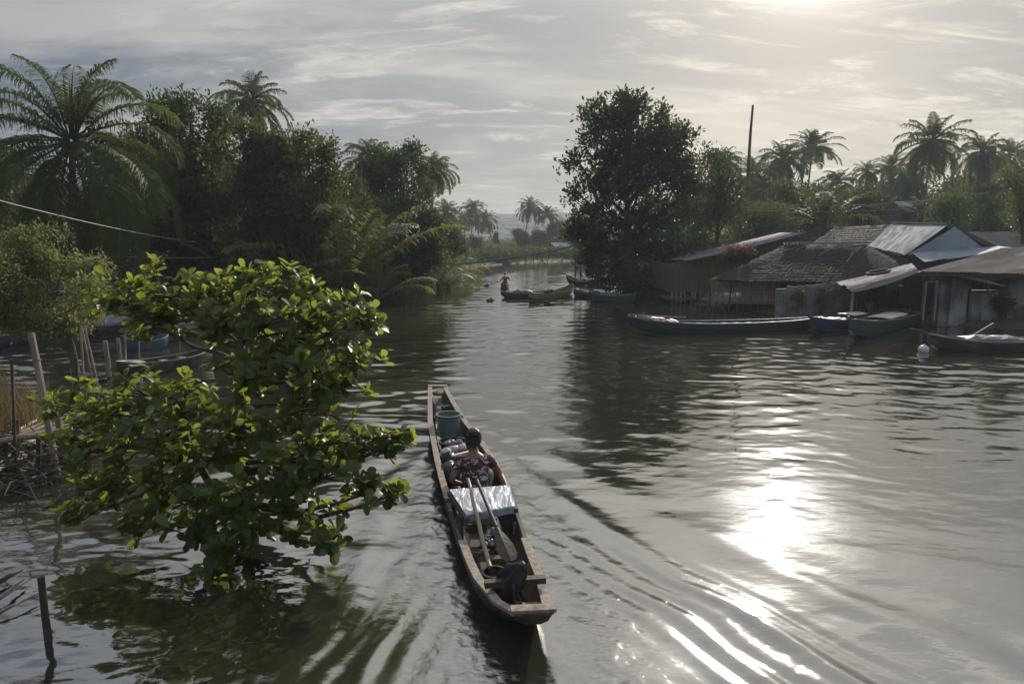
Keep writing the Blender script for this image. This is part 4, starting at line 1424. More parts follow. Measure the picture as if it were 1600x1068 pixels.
mb.box(((a.x + b.x) / 2 - oE.x, -0.03, a.z - 0.02), (b.x - a.x + .1, 0.16, 0.05))
mb.build('window', M['wood_dark'], hE)
mb = MB()
a, b = W(1441, 500, 27.2), W(1464, 440, 27.2)
for x in (a.x, b.x):
    mb.box((x - oE.x, 0.0, (a.z + b.z) / 2), (0.07, 0.12, b.z - a.z))
mb.box(((a.x + b.x) / 2 - oE.x, 0.0, b.z), (b.x - a.x + .07, 0.11, 0.06))
mb.build('door_frame', M['wood_grey'], hE)
mb = MB()
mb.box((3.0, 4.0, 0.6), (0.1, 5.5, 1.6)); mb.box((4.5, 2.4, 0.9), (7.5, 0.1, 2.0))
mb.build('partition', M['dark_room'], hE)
mb = MB()
A, B, C, D = W(1434, 425, 26.7), W(1760, 432, 26.2), W(1860, 372, 31.5), W(1565, 388, 31.5)
roof_sheet(mb, A - oE, B - oE, C - oE, D - oE, seed=4)
roof_sheet(mb, W(1700, 412, 37) - oE, W(2000, 395, 37) - oE, C - oE + Vector((0, 0.1, .01)), D - oE + Vector((0, .1, .01)), seed=5)
mb.build('roof', M['tin_rust'], hE)
mb = MB()
mb.bar(A - oE + Vector((0, .12, -.08)), B - oE + Vector((0, .12, -.08)), 0.05, 0.12)
mb.bar(A - oE + Vector((0.02, 0, -.05)), D - oE + Vector((0.02, 0, -.05)), 0.04, 0.10)
mb.build('fascia', M['wood_dark'], hE)
mb = MB()      # cloth bundled pole slung under the eave
a, b = W(1487, 428, 26.9) - oE, W(1572, 447, 26.7) - oE
mb.tube([a, a.lerp(b, .35) + Vector((0, 0, .03)), a.lerp(b, .7), b], [0.07, 0.09, 0.06, 0.02], 8, jit=.1, rng=random.Random(1))
o = mb.build('cloth_bundle', M['wood_grey'])
o.location = oE
tag(o, 'grey cloth rolled round a pole under the eave of the concrete house', 'bundle')

# lean-to
oL = Vector((W(1337, 400, 26.9).x, 26.9, 0.0))
hL = empty('lean_to', oL, 'low tin lean-to with one thin front post, between stone wall and concrete house', 'shed', BL)
mb = MB()
A, B, C, D = W(1306, 441, 30.0), W(1334, 457, 26.6), W(1440, 425, 26.75), W(1424, 411, 31)
roof_sheet(mb, A - oL, B - oL, C - oL + Vector((-.03, 0, 0)), D - oL, seed=9, sag=0.06)
mb.build('roof', M['tin_grey'], hL)
mb = MB()
mb.tube([(0.05, 0.1, -0.6), (0.05, 0.1, W(1337, 457, 27).z)], 0.05, 8)
mb.build('post', M['wood_grey'], hL)
mb = MB()
wallbox(mb, 1320, 1440, 428, 490, 31.2, 0.1, oL, z0=0.0)
mb.build('back_wall', M['boards'], hL)
mb = MB()
for i in range(9):
    px = 1345 + i * 10
    a = W(px, 489, 29.5 + (i % 3) * .4) - oL
    mb.box((a.x, a.y, 0.75 + 0.1 * (i % 4)), (0.25, 0.2, 0.5 + 0.25 * (i % 4)))
for o_ in (mb.build('stored_clutter', M['dark_room'], None),):
    o_.location = oL
    tag(o_, kind='stuff')
# a patch and a tyre on the roof
mb = MB()
q = W(1372, 428, 28.3)
ringv = []
mb.tube([(0.42 * math.cos(a), 0.42 * math.sin(a), 0) for a in [i * 2 * math.pi / 16 for i in range(17)]], 0.06, 6, cap=False)
o = mb.build('old_tyre', M['dark_room'])
o.location = q + Vector((0, 0, .07)); o.rotation_euler = (0.0, R(-12), 0)
tag(o, 'dark old tyre lying on the tin lean-to roof', 'tyre')

# --- ruined stone wall
oS = Vector((W(1290, 400, 29.6).x, 29.6, 0))
prof = [(1216, 458), (1226, 458), (1228, 447), (1262, 446), (1300, 441), (1318, 446), (1322, 460), (1344, 461), (1346, 472), (1362, 473), (1366, 490), (1380, 492)]
mb = MB()
rr = random.Random(12)
for (x0, y0), (x1, y1) in zip(prof[:-1], prof[1:]):
    n_ = max(1, int((x1 - x0) / 5))
    for i in range(n_):
        pa, pb_ = x0 + (x1 - x0) * i / n_, x0 + (x1 - x0) * (i + 1) / n_
        a, b = W(pa, 500, 29.6), W(pb_, y0 + (y1 - y0) * (i + .5) / n_ + rr.uniform(-1.5, 1.5), 29.6)
        zz = -0.3
        while zz < b.z - 0.02:
            hgt = min(rr.uniform(0.16, 0.26), b.z - zz)
            mb.box(((a.x + b.x) / 2 - oS.x + rr.uniform(-.01, .01), rr.uniform(-.025, .025), zz + hgt / 2), (b.x - a.x + 0.004, 0.34, hgt - 0.012), Matrix.Rotation(rr.uniform(-.03, .03), 3, 'Y'))
            zz += hgt
a = W(1216, 400, 29.6).x - oS.x; b = W(1322, 400, 29.6).x - oS.x
mb.box(((a + b) / 2, 0.0, 0.55), (b - a - .05, 0.26, 1.5))
o = mb.build('stone_wall', M['stone'])
o.location = oS
tag(o, 'ruined rough stone wall with a stepped broken top at the water', 'wall')


def plant(name, px, py, yy, hgt, label, cat='plant', mat='leaf', seed=0, n_=10, L_=0.35):
    b = W(px, py, yy)
    t = empty(name, b, label, cat)
    rs = np.random.RandomState(seed); rr = random.Random(seed)
    mb = MB(); C = []
    for i in range(n_):
        a = rr.uniform(0, 6.28)
        e = Vector((math.cos(a) * hgt * .4 * rr.random(), math.sin(a) * hgt * .4 * rr.random(), hgt * rr.uniform(.5, 1)))
        mb.tube([(0, 0, -.1), e * .5 + Vector((0, 0, .05)), e], [0.015, 0.01, 0.005], 5)
        C.append(tuple(e)); C.append(tuple(e * .8))
    C = np.array(C)
    V, F, tn = leaf_quads(C, unit(C + 1e-3), 6, L_, 0.05, rs, width=0.35, droop=0.25)
    mb.build('stem', M['bark'], t)
    link('leaves', np_mesh('leaves', V, F, M[mat], tint=tn), t)
    return t


plant('garden_plant', 1250, 478, 29.3, 0.5, 'small pale leafy plant in front of the ruined stone wall', mat='leaf_yellow', seed=3)
plant('garden_plant', 1282, 492, 29.2, 1.1, 'taller dark shrub before the ruined stone wall', mat='leaf', seed=4, n_=12, L_=0.22)
plant('garden_plant', 1563, 502, 27.0, 1.0, 'dark bush growing against the concrete wall under the window', mat='leaf_dark', seed=5, n_=30, L_=0.25)

# --- B: front hut with big nipa roof on stilts
oB = Vector((W(1215, 400, 32).x, 32, 0))
hB = empty('thatched_hut', oB, 'open hut on stilts under a sagging dark nipa thatch roof, by the stone wall', 'hut', BL)
A, B_, C_, D_ = W(1112, 436, 32.5), W(1312, 440, 30.6), W(1354, 383, 34.2), W(1226, 384, 35.6)
E_ = W(1414, 414, 31.8)
mb = MB()
thatch_sheet(mb, A - oB, B_ - oB, C_ - oB, D_ - oB, 15, 1)
thatch_sheet(mb, B_ - oB, E_ - oB, C_ - oB + Vector((0.02, 0, 0)), C_ - oB - Vector((0.02, 0, 0)), 10, 2)
thatch_sheet(mb, E_ - oB + Vector((.3, 5.5, 0)), A - oB + Vector((1.0, 7.0, 0)), D_ - oB + Vector((0, .05, 0)), C_ - oB + Vector((0, .05, 0)), 8, 3)
rf = mb.build('roof', M['thatch'], hB)
mb = MB()
a3, b3, c3, d3 = [v - oB for v in (A, B_, C_, D_)]
nrm = (b3 - a3).cross(d3 - a3).normalized()
rr = random.Random(5)
for i in range(16):
    u = rr.uniform(0.02, .98)
    lo, hi = a3.lerp(b3, u), d3.lerp(c3, u)
    v0 = rr.uniform(0.02, 0.85)
    mb.tube([lo.lerp(hi, v0) + nrm * .10, lo.lerp(hi, min(1, v0 + rr.uniform(.08, .30))) + nrm * .10], 0.013, 5)
tag(mb.build('roof_battens', M['wood_grey'], rf), kind='stuff')
mb = MB(); mb.tube([d3 + nrm * .15, d3.lerp(c3, .5) + nrm * .13, c3 + nrm * .15], 0.06, 6)
mb.build('ridge_pole', M['wood_grey'], rf)
mb = MB()
for (u0, u1) in ((-.02, .16), (.20, .50), (.56, .70)):
    p, q = d3.lerp(c3, u0), d3.lerp(c3, u1)
    roof_sheet(mb, p + Vector((0, -.25, .02)), q + Vector((0, -.25, .05)), q + Vector((0, .1, .16)), p + Vector((0, .1, .16)), nv=4, seed=int(u1 * 50))
mb.build('ridge_sheet', M['tin_pale'], rf)
mb = MB()      # slatted bamboo front wall
rr = random.Random(6)
hole = (1127, 1146, 437, 449)
for i in range(22):
    py = 437 + i * 1.75
    segs_ = [(1108, 1214)]
    if hole[2] < py < hole[3]: segs_ = [(1108, hole[0]), (hole[1], 1214)]
    for s0, s1 in segs_:
        a, b = W(s0 + rr.uniform(-2, 2), py, 32.6) - oB, W(s1 + rr.uniform(-3, 3), py + rr.uniform(-.6, .6), 32.2) - oB
        mb.bar(a, b, 0.02, 0.034)
mb.build('slatted_wall', M['wood_grey'], hB)
mb = MB()
wallbox(mb, 1216, 1300, 438, 470, 33.6, 0.08, oB)
wallbox(mb, 1160, 1216, 446, 472, 34.5, 0.08, oB)
mb.build('wall', M['mustard'], hB)
mb = MB()
wallbox(mb, 1108, 1300, 470, 474, 32.7, 1.9, oB)
mb.build('floor_deck', M['boards'], hB)
rr = random.Random(9)
for i in range(11):
    px = 1110 + i * 10.5
    a = W(px, 500, 32.4) - oB; t_ = W(px + rr.uniform(-2, 2), 440 if i % 3 == 0 else 473, 32.45) - oB
    mb = MB(); mb.tube([Vector((a.x + rr.uniform(-.15, .15), a.y, -0.9)), Vector((t_.x, t_.y, t_.z))], 0.045, 6)
    mb.build('stilt', M['wood_dark'], hB)

# --- A: back left hut with tin mono-pitch roof
oA = Vector((W(1150, 400, 37).x, 37, 0))
hA = empty('tin_roofed_hut', oA, 'board walled hut with a slanting grey tin roof right beside the mangrove', 'hut', BL)
A, B_, C_, D_ = W(1034, 405, 43), W(1078, 407.5, 36.4), W(1262, 363.5, 36.4), W(1218, 364, 43)
mb = MB()
roof_sheet(mb, A - oA, B_ - oA, C_ - oA, D_ - oA, seed=14, sag=0.05)
mb.build('roof', M['tin_grey'], hA)
mb = MB()
x0, x1 = W(1050, 400, 37).x - oA.x, W(1098, 400, 37).x - oA.x
prism(mb, [(x0, 0, 0.55), (x1, 0, 0.55), (x1, 0, W(1098, 403, 37).z - .05), (x0, 0, W(1050, 411, 37).z)], (0, 0.12, 0))
mb.box((x0 + .06, 3, 1.3), (0.12, 5.6, 1.5))
mb.build('board_wall', M['boards'], hA)
mb = MB()
x0, x1 = W(1098, 400, 37).x - oA.x, W(1250, 400, 37).x - oA.x
prism(mb, [(x0 + .004, 0.02, 0.55), (x1, 0.02, 0.55), (x1, 0.02, W(1250, 369, 37).z), (x0 + .004, 0.02, W(1098, 404, 37).z - .05)], (0, 0.12, 0))
mb.build('wall', M['mustard'], hA)
rr = random.Random(19)
for i in range(9):
    px = 1048 + i * 8
    a = W(px, 480, 36.8) - oA
    mb = MB(); mb.tube([Vector((a.x + rr.uniform(-.15, .15), a.y, -0.9)), Vector((a.x + rr.uniform(-.1, .1), a.y, 0.6))], 0.06, 6, jit=.1, rng=rr)
    mb.build('stilt', M['wood_grey'], hA)
mb = MB(); wallbox(mb, 1044, 1130, 466, 469, 36.6, 2.2, oA)
mb.build('floor_deck', M['boards'], hA)

# bougainvillea
b = W(1150, 440, 35.6)
bg_ = make_tree('bougainvillea', (b.x, 35.6, 0.4), plobes([(1150, 398, 16), (1168, 396, 15), (1140, 402, 12)], 35.6, 3, dy=0.2), 'flowering bougainvillea with magenta blossoms between the hut roofs', 'shrub', mat='leaf_dark',
                leaf=0.12, per=8, density=55, spread=0.1, gap=0.38, seed=151, trunk_r=0.04, twigs=30)
rs = np.random.RandomState(4)
C = np.concatenate([rs.normal(0, 1, (26, 3)) * [0.26, .13, .09] + np.array(W(1146, 387, 35.4) - Vector((b.x, 35.6, 0.4))),
                    rs.normal(0, 1, (9, 3)) * [0.2, .12, .10] + np.array(W(1170, 392, 35.4) - Vector((b.x, 35.6, 0.4)))])
V, F, tn = leaf_quads(C, unit(rs.normal(0, 1, C.shape)), 7, 0.085, 0.04, rs, width=0.9)
link('blossom', np_mesh('blossom', V, F, M['flower'], tint=tn), bg_)

# --- D: gabled house behind with pale tin slope
oD = Vector((W(1450, 400, 34).x, 34, 0))
hD = empty('gabled_house', oD, 'house with a pale tin roof slope and a corrugated tin gable, behind the others', 'house', BL)
RT, RL = W(1480, 352.5, 34.0), W(1392, 350, 40)
EL, EB = W(1357, 384, 37.4), W(1414, 399, 31.6)
mb = MB()
roof_sheet(mb, EL - oD, EB - oD, RT - oD, RL - oD, seed=21)
roof_sheet(mb, W(1562, 389, 36.5) - oD, W(1480, 392, 43) - oD, RL - oD, RT - oD, seed=22)
rf = mb.build('roof', M['tin_pale'], hD)
mb = MB()
roof_sheet(mb, RL - oD + Vector((0, -.2, .05)), RT - oD + Vector((0, -.2, .05)), RT - oD + Vector((0, .12, .13)), RL - oD + Vector((0, .12, .13)), nv=4, seed=2)
mb.build('ridge_cap', M['tin_pale'], rf)
mb = MB()
GLp, GRp = W(1426, 394, 31.9), W(1536, 387, 35.2)
ap = RT + Vector((-.02, -.02, -.05))
# corrugated gable triangle, ridges upright
k = 90
V, Q, UVs = [], [], []
gd = (GRp - GLp); gn = Vector((gd.y, -gd.x, 0)).normalized()
tap = (ap - GLp).dot(gd) / gd.length_squared
for i in range(k + 1):
    u = i / k
    bot = GLp.lerp(GRp, u)
    hh = (ap.z - GLp.lerp(GRp, tap).z) * (u / tap if u < tap else (1 - u) / (1 - tap))
    off = gn * (0.022 * math.sin(i * 2.1))
    V += [tuple(bot + off - oD - Vector((0, 0, .9))), tuple(bot + off - oD + Vector((0, 0, max(0.0, hh))))]
    UVs += [(u * gd.length, 0), (u * gd.length, 1)]
    if i: Q.append((2 * i - 2, 2 * i, 2 * i + 1, 2 * i - 1))
mb.add(V, Q, uv=UVs)
mb.build('gable', M['tin_blue'], hD)
mb = MB()
mb.bar(RT - oD + Vector((0, -.1, .0)), W(1562, 390, 36.3) - oD, 0.10, 0.22)
mb.build('rake_board', M['wood_dark'], rf)
mb = MB()
roof_sheet(mb, W(1446, 410, 30.4) - oD, W(1600, 388, 33.5) - oD, W(1560, 384.5, 36.2) - oD, W(1424, 394, 31.95) - oD, seed=23, nv=5)
mb.build('apron_roof', M['tin_blue'], hD)
mb = MB()
for (p, q) in ((EL + Vector((.3, .2, 0)), EB + Vector((.3, .3, 0))), (EB + Vector((.3, .3, 0)), W(1560, 389, 36.5))):
    a, b = p - oD, q - oD
    prism(mb, [(a.x, a.y, -.2), (b.x, b.y, -.2), (b.x, b.y, b.z - .15), (a.x, a.y, a.z - .15)], (0.05, .12, 0))
mb.build('wall', M['boards'], hD)
mb = MB()
thatch_sheet(mb, W(1258, 388, 41) - oD, W(1362, 388, 37.2) - oD, W(1398, 350.5, 40) - oD, W(1306, 356, 43.5) - oD, 10, 4)
thatch_sheet(mb, W(1420, 380, 47) - oD, W(1300, 383, 50) - oD, W(1306, 356, 43.6) - oD, W(1398, 350.5, 40.1) - oD, 6, 5)
mb.build('thatched_wing', M['thatch'], hD)

# generic small houses
def hut(name, px, py_ridge, yy, w, d, rise, label, roofm, wallm, rz=0.0, cat='house', group='small houses in the background', base=0.3, win=True):
    p = W(px, py_ridge, yy)
    o = empty(name, (p.x, yy, base), label, cat, group, rz)
    H_ = p.z - base
    he = H_ - rise
    mb = MB()
    mb.box((0, 0, (he - 0.4) / 2), (w - .5, d - .6, he + 0.4))
    x = (w - .5) / 2
    for s in (-1, 1):
        prism(mb, [(s * x, -(d - .6) / 2, he), (s * x, (d - .6) / 2, he), (s * x, 0, H_ - .12)], (-s * 0.1, 0, 0))
    wl_ = mb.build('wall', M[wallm], o)
    mb = MB()
    ft_ = thatch_sheet if roofm == 'thatch' else roof_sheet
    for s in (-1, 1):
        A, B, C, D = Vector((-w / 2, s * d / 2, he - .1)), Vector((w / 2, s * d / 2, he - .1)), Vector((w / 2, 0, H_)), Vector((-w / 2, 0, H_))
        ft_(mb, A, B, C, D, seed=int(px) % 97 + s + 5)
    mb.build('roof', M[roofm], o)
    if win:
        for wx in (-w * .25, w * .2):
            mb = MB(); mb.box((wx, -(d - .6) / 2 - .01, he * .55), (0.7, 0.06, 0.7)); mb.build('window', M['dark_room'], o)
        mb = MB(); mb.box((0, -(d - .6) / 2 - .01, he * .4), (0.8, 0.05, he * .75)); mb.build('door', M['dark_room'], o)
    return o


hut('village_house', 1428, 315, 63, 4.6, 5.0, 1.5, 'pale blue roofed house half hidden in the trees behind the tin gable', 'tin_blue', 'boards', rz=0.3)
hut('village_house', 1562, 333, 60, 3.0, 3.5, 1.0, 'small pale house peeping through the shrubs near the right border', 'tin_pale', 'concrete', rz=-0.4)
hut('village_house', 1585, 362, 42, 9.0, 6.5, 1.0, 'long low house with grey tin roof behind the concrete house', 'tin_grey', 'boards', rz=-0.12, win=False)
hut('village_house', 873, 379, 118, 4.0, 4.5, 1.1, 'far house with pale bluish roof at the river bend, left of the mangrove', 'tin_blue', 'concrete', rz=0.7, group='far huts at the river bend')
hut('village_house', 897, 384, 116, 6.0, 4.0, 0.7, 'far low house with a white edged roof right beside the mangrove leaves', 'tin_pale', 'concrete', group='far huts at the river bend')
hut('village_house', 812, 389, 125, 7.0, 5.0, 1.2, 'far hazy long house under the dome of trees', 'tin_grey', 'boards', group='far huts at the river bend')
hut('village_house', 783, 381, 122, 3.2, 4.0, 1.0, 'far small grey hut left of the hazy long house', 'tin_grey', 'boards', group='far huts at the river bend')
hut('village_house', 768, 396, 92, 4.2, 4.2, 1.2, 'dark thatched hut on the far left bank next to the bend', 'thatch', 'mustard', rz=0.25, group='far huts at the river bend')
hut('village_house', 385, 402, 37, 1.8, 2.2, 0.5, 'tiny shelter with a white roof corner showing above the foreground tree', 'tin_pale', 'boards', rz=0.3, win=False)

# ------------------------------------------------------------------ boats
def hull_paint(name, out, rough=0.5, worn=(0.16, 0.13, 0.10), amt=(0.5, 0.68)):
    return rough_mat(name, [(0.2, tuple(c * .6 for c in out)), (amt[0], out), (amt[1], worn), (0.9, tuple(c * .8 for c in out))], 2.2, (0.6, 2, 2.5), rough, 0.3, 12, bdist=0.01)


M['teal'] = hull_paint('dark_teal_paint', (0.014, 0.036, 0.036), worn=(0.035, 0.038, 0.035))
M['green'] = hull_paint('green_boat_paint', (0.03, 0.075, 0.062), worn=(0.06, 0.07, 0.06))
M['blue'] = hull_paint('blue_boat_paint', (0.045, 0.11, 0.15))
M['deep_blue'] = hull_paint('deep_blue_paint', (0.03, 0.045, 0.10), worn=(0.06, 0.06, 0.07))
M['yellow'] = hull_paint('yellow_boat_paint', (0.26, 0.22, 0.075))
M['tarred'] = hull_paint('tarred_wood', (0.035, 0.030, 0.026), worn=(0.10, 0.08, 0.06))
M['hull_green'] = hull_paint('faded_green_hull', (0.018, 0.036, 0.034), worn=(0.06, 0.052, 0.043))
M['pale_rail'] = rough_mat('pale_rail', [(0.3, (0.09, 0.085, 0.075)), (0.7, (0.22, 0.21, 0.19))], 5, rough=0.5)
M['white_sheet'] = rough_mat('white_sheet', [(0.3, (0.45, 0.45, 0.43)), (0.7, (0.66, 0.66, 0.62))], 5, rough=0.5)
M['black_plastic'] = rough_mat('black_plastic', [(0.3, (0.010, 0.010, 0.012)), (0.7, (0.03, 0.03, 0.033))], 6, rough=0.35, bump=0.6, bscale=9)
M['grey_tarp'] = rough_mat('grey_tarp', [(0.3, (0.12, 0.14, 0.17)), (0.7, (0.24, 0.27, 0.31))], 4, rough=0.5, bump=0.8, bscale=5, bdist=0.04)
M['dark_tarp'] = rough_mat('dark_tarp', [(0.3, (0.03, 0.035, 0.04)), (0.7, (0.08, 0.085, 0.09))], 4, rough=0.5, bump=0.8, bscale=5, bdist=0.04)


def hull_mesh(mb, st, th=0.035, flat=0.62, flare=1.0):
    """st: list of (cx, cy, cz_keel, half_width, sheer_z, nx, ny) ; (nx, ny) the sideways direction"""
    prof = [(1.0, 1.0), (1 - .03 * flare, 0.62), (1 - .14 * flare, 0.28), (flat, 0.04), (0.0, 0.0)]
    prof = prof + [(-a, b) for a, b in prof[-2::-1]]
    V = []
    k = len(prof)
    for inner in (0, 1):
        for cx, cy, kz, hw, sz, nx, ny in st:
            w = max(0.004, hw - (th if inner else 0)); z0 = kz + (th * 1.6 if inner else 0)
            for a, b in prof:
                V.append((cx + nx * w * a, cy + ny * w * a, z0 + (sz - z0) * b))
    n_ = len(st)
    Q = []
    for inner in (0, 1):
        o_ = inner * n_ * k
        for i in range(n_ - 1):
            for j in range(k - 1):
                f = (o_ + i * k + j, o_ + (i + 1) * k + j, o_ + (i + 1) * k + j + 1, o_ + i * k + j + 1)
                Q.append(f if not inner else f[::-1])
    o_ = n_ * k
    for i in range(n_ - 1):
        for j in (0, k - 1):
            Q.append((i * k + j, o_ + i * k + j, o_ + (i + 1) * k + j, (i + 1) * k + j))
    for i in (0, n_ - 1):
        for j in range(k - 1):
            Q.append((i * k + j, i * k + j + 1, o_ + i * k + j + 1, o_ + i * k + j))
    mb.add(V, Q)


def canoe(px0, py0, px1, py1, wid, label, mat, rise0=0.25, rise1=0.25, free=0.32, rail='pale_rail', thwarts=4, cover=None, group='moored boats', roof=None, stern_blunt=False, extra=None, th=0.03, name='canoe', prow=0.0):
    """px0 = bow waterline point, px1 = stern waterline point (surveyed)"""
    a, b = G(px0, py0), G(px1, py1)
    d = b - a; L = d.length; d.normalize()
    sd = Vector((-d.y, d.x, 0))
    c = (a + b) / 2
    t = empty(name, c, label, 'boat', group)
    st = []
    N = 17
    gl, gr = [], []
    for i in range(N):
        u = i / (N - 1)
        x = (u - .5) * L * 1.04
        e = 2 * u - 1
        w = wid / 2 * (1 - abs(e) ** 2.6) ** 0.75
        if stern_blunt and e > 0: w = wid / 2 * (1 - 0.55 * e ** 2.2)
        w = max(w, 0.02)
        r_ = (rise0 * max(0, -e) ** 2.6 + rise1 * max(0, e) ** 2.6)
        sz = free + r_
        kz = -0.12 + (abs(e) ** 5) * (0.10 + (free + r_) * 0.55)
        p = d * x
        st.append((p.x, p.y, kz, w, sz, sd.x, sd.y))
        gl.append(Vector((p.x + sd.x * w, p.y + sd.y * w, sz + .01))); gr.append(Vector((p.x - sd.x * w, p.y - sd.y * w, sz + .01)))
    mb = MB(); hull_mesh(mb, st, th); mb.build('hull', M[mat], t)
    for g in (gl, gr):
        mb = MB()
        mb.tube(g, 0.026, 6); mb.build('gunwale', M[rail], t)
    if prow:
        mb = MB()
        p = (gl[0] + gr[0]) / 2
        mb.tube([p, p - d * prow * .5 + Vector((0, 0, .10)), p - d * prow + Vector((0, 0, .16))], [0.05, 0.04, 0.02], 6)
        mb.build('prow', M[mat], t)
    for i in range(thwarts):
        u = 0.2 + 0.6 * (i + .5) / thwarts
        j = int(u * (N - 1))
        s = st[j]
        mb = MB()
        mb.bar((s[0] + sd.x * (s[3] - .02), s[1] + sd.y * (s[3] - .02), s[4] - .06), (s[0] - sd.x * (s[3] - .02), s[1] - sd.y * (s[3] - .02), s[4] - .06), 0.16, 0.03)
        mb.build('thwart', M['wood_grey'], t)
    if cover:
        u0, u1, h, cm = cover
        V = []; nu = 10; nv = 7
        rr = random.Random(int(px0))
        for i in range(nu + 1):
            u = u0 + (u1 - u0) * i / nu
            j = u * (N - 1); ji = min(int(j), N - 2); f = j - ji
            s0, s1 = st[ji], st[ji + 1]
            q = [s0[k] + (s1[k] - s0[k]) * f for k in range(7)]
            for v in range(nv + 1):
                e = 2 * v / nv - 1
                hh = h * (1 - e * e) * min(1, 4 * (i / nu) * (1 - i / nu) + .35) + rr.uniform(-.02, .02)
                V.append((q[0] + sd.x * (q[3] + .03) * e, q[1] + sd.y * (q[3] + .03) * e, q[4] + .02 + hh - (0.06 if v in (0, nv) else 0)))
        n0 = len(V)
        V += [(x, y, z - .012) for x, y, z in V]
        Qt = [tuple(int(k) for k in f) for f in grid_faces(nu + 1, nv + 1)]
        Q = Qt + [tuple(k + n0 for k in f[::-1]) for f in Qt]
        mb = MB(); mb.add(V, Q); mb.build('cover', M[cm], t, smooth=False)
    if roof:
        u0, u1, h = roof
        p0, p1 = d * ((u0 - .5) * L), d * ((u1 - .5) * L)
        mb = MB()
        z_ = free + h
        V = [];
        for p in (p0, p1):
            for e in (-1, -.4, .4, 1):
                V.append((p.x + sd.x * wid * .42 * e, p.y + sd.y * wid * .42 * e, z_ - .05 * abs(e)))
        V += [(x, y, z - .03) for x, y, z in V]
        Q = [(0, 1, 5, 4), (1, 2, 6, 5), (2, 3, 7, 6), (8, 12, 13, 9), (9, 13, 14, 10), (10, 14, 15, 11), (0, 4, 12, 8), (3, 11, 15, 7), (0, 8, 9, 1), (1, 9, 10, 2), (2, 10, 11, 3), (4, 5, 13, 12), (5, 6, 14, 13), (6, 7, 15, 14)]
        mb.add(V, Q); mb.build('canopy', M['white_sheet'], t)
        for p in (p0, p1):
            for e in (-1, 1):
                mb = MB(); mb.tube([(p.x + sd.x * wid * .38 * e, p.y + sd.y * wid * .38 * e, free - .05), (p.x + sd.x * wid * .38 * e, p.y + sd.y * wid * .38 * e, z_ - .05)], 0.02, 6)
                mb.build('canopy_post', M['wood_dark'], t)
    if extra: extra(t, d, sd, L)
    return t


def pole_on(u0, h0, u1, h1, off=0.0, r=0.022, mat='pale_rail', name='pole'):
    def f(t, d, sd, L):
        mb = MB()
        mb.tube([d * (u0 - .5) * L + sd * off + Vector((0, 0, h0)), d * (u1 - .5) * L + sd * off + Vector((0, 0, h1))], r, 6)
        mb.build(name, M[mat], t)
    return f


canoe(987, 521, 1278, 514, 0.95, 'very long dark teal boat lying along the right bank before the thatched huts', 'teal', 0.30, 0.12, 0.34, thwarts=7, cover=(0.04, 0.24, 0.10, 'dark_tarp'), extra=pole_on(-.02, 0.70, 0.28, 0.55))
canoe(1268, 521, 1420, 497, 0.8, 'dark blue boat with a small pale canopy, beside the boat with the white cabin top', 'deep_blue', 0.28, 0.1, 0.34, cover=(0.12, 0.3, 0.05, 'dark_tarp'), roof=(0.30, 0.44, 0.26), prow=0.5)
canoe(1328, 531, 1462, 490, 1.0, 'green boat with a low white cabin top, bow pointing to the viewer', 'teal', 0.32, 0.12, 0.42, roof=(0.26, 0.46, 0.16), thwarts=3, prow=0.6)
canoe(1452, 547, 1680, 546, 0.95, 'dark boat with patched cover and a raised pole at the right border', 'tarred', 0.22, 0.1, 0.30, cover=(0.22, 0.62, 0.14, 'dark_tarp'), prow=0.6, extra=pole_on(0.25, 0.35, 0.42, 0.85))
canoe(922, 469, 992, 473, 1.0, 'green boat with pale gunwale moored under the mangrove', 'green', 0.22, 0.12, 0.36, group='boats by the mangrove', cover=(0.3, 0.62, 0.10, 'dark_tarp'))
canoe(897, 462, 935, 465, 0.7, 'small low dark canoe between the yellow boat and the green boat', 'tarred', 0.15, 0.15, 0.25, thwarts=2, group='boats by the mangrove')
canoe(886, 443, 948, 447, 0.8, 'dark canoe with upturned prow behind the others, touching the mangrove', 'tarred', 0.45, 0.15, 0.26, thwarts=3, cover=(0.35, 0.75, 0.2, 'dark_tarp'), prow=0.6, group='boats by the mangrove')
canoe(784, 465, 862, 463, 0.85, 'dark canoe with a dark cover lying behind the yellow boat in mid river', 'tarred', 0.14, 0.18, 0.24, thwarts=2, cover=(0.25, 0.6, 0.20, 'dark_tarp'), group='boats by the mangrove')
canoe(828, 470, 894, 459, 0.95, 'yellow sided boat moored in mid river', 'yellow', 0.15, 0.32, 0.28, thwarts=5, group='boats by the mangrove')
canoe(683, 444, 722, 440, 0.8, 'small brown canoe at the left bank below the overhanging yellow fronds', 'tarred', 0.25, 0.1, 0.3, thwarts=2, group=None)
# left inlet
canoe(247, 533, 322, 521, 0.9, 'light blue boat in the left inlet behind the foreground tree', 'blue', 0.25, 0.15, 0.35, group='boats in the left inlet', cover=(0.35, 0.6, 0.14, 'dark_tarp'))
canoe(128, 524, 205, 517, 1.0, 'boat under a crumpled grey tarpaulin in the left inlet', 'tarred', 0.1, 0.1, 0.38, thwarts=0, cover=(0.08, 0.92, 0.26, 'grey_tarp'), group='boats in the left inlet')
canoe(193, 548, 262, 540, 0.7, 'small pale turquoise prowed boat near the slim pale pole in the inlet', 'blue', 0.2, 0.1, 0.26, thwarts=2, group='boats in the left inlet')
canoe(-40, 545, 62, 532, 0.9, 'dark blue boat at the left border behind the dry grass', 'deep_blue', 0.15, 0.2, 0.35, thwarts=3, group='boats in the left inlet')
canoe(186, 589, 330, 566, 0.75, 'long dark canoe with a flat pale board across its end, front of the inlet', 'tarred', 0.12, 0.15, 0.28, thwarts=3, group='boats in the left inlet', roof=(0.06, 0.24, 0.07))

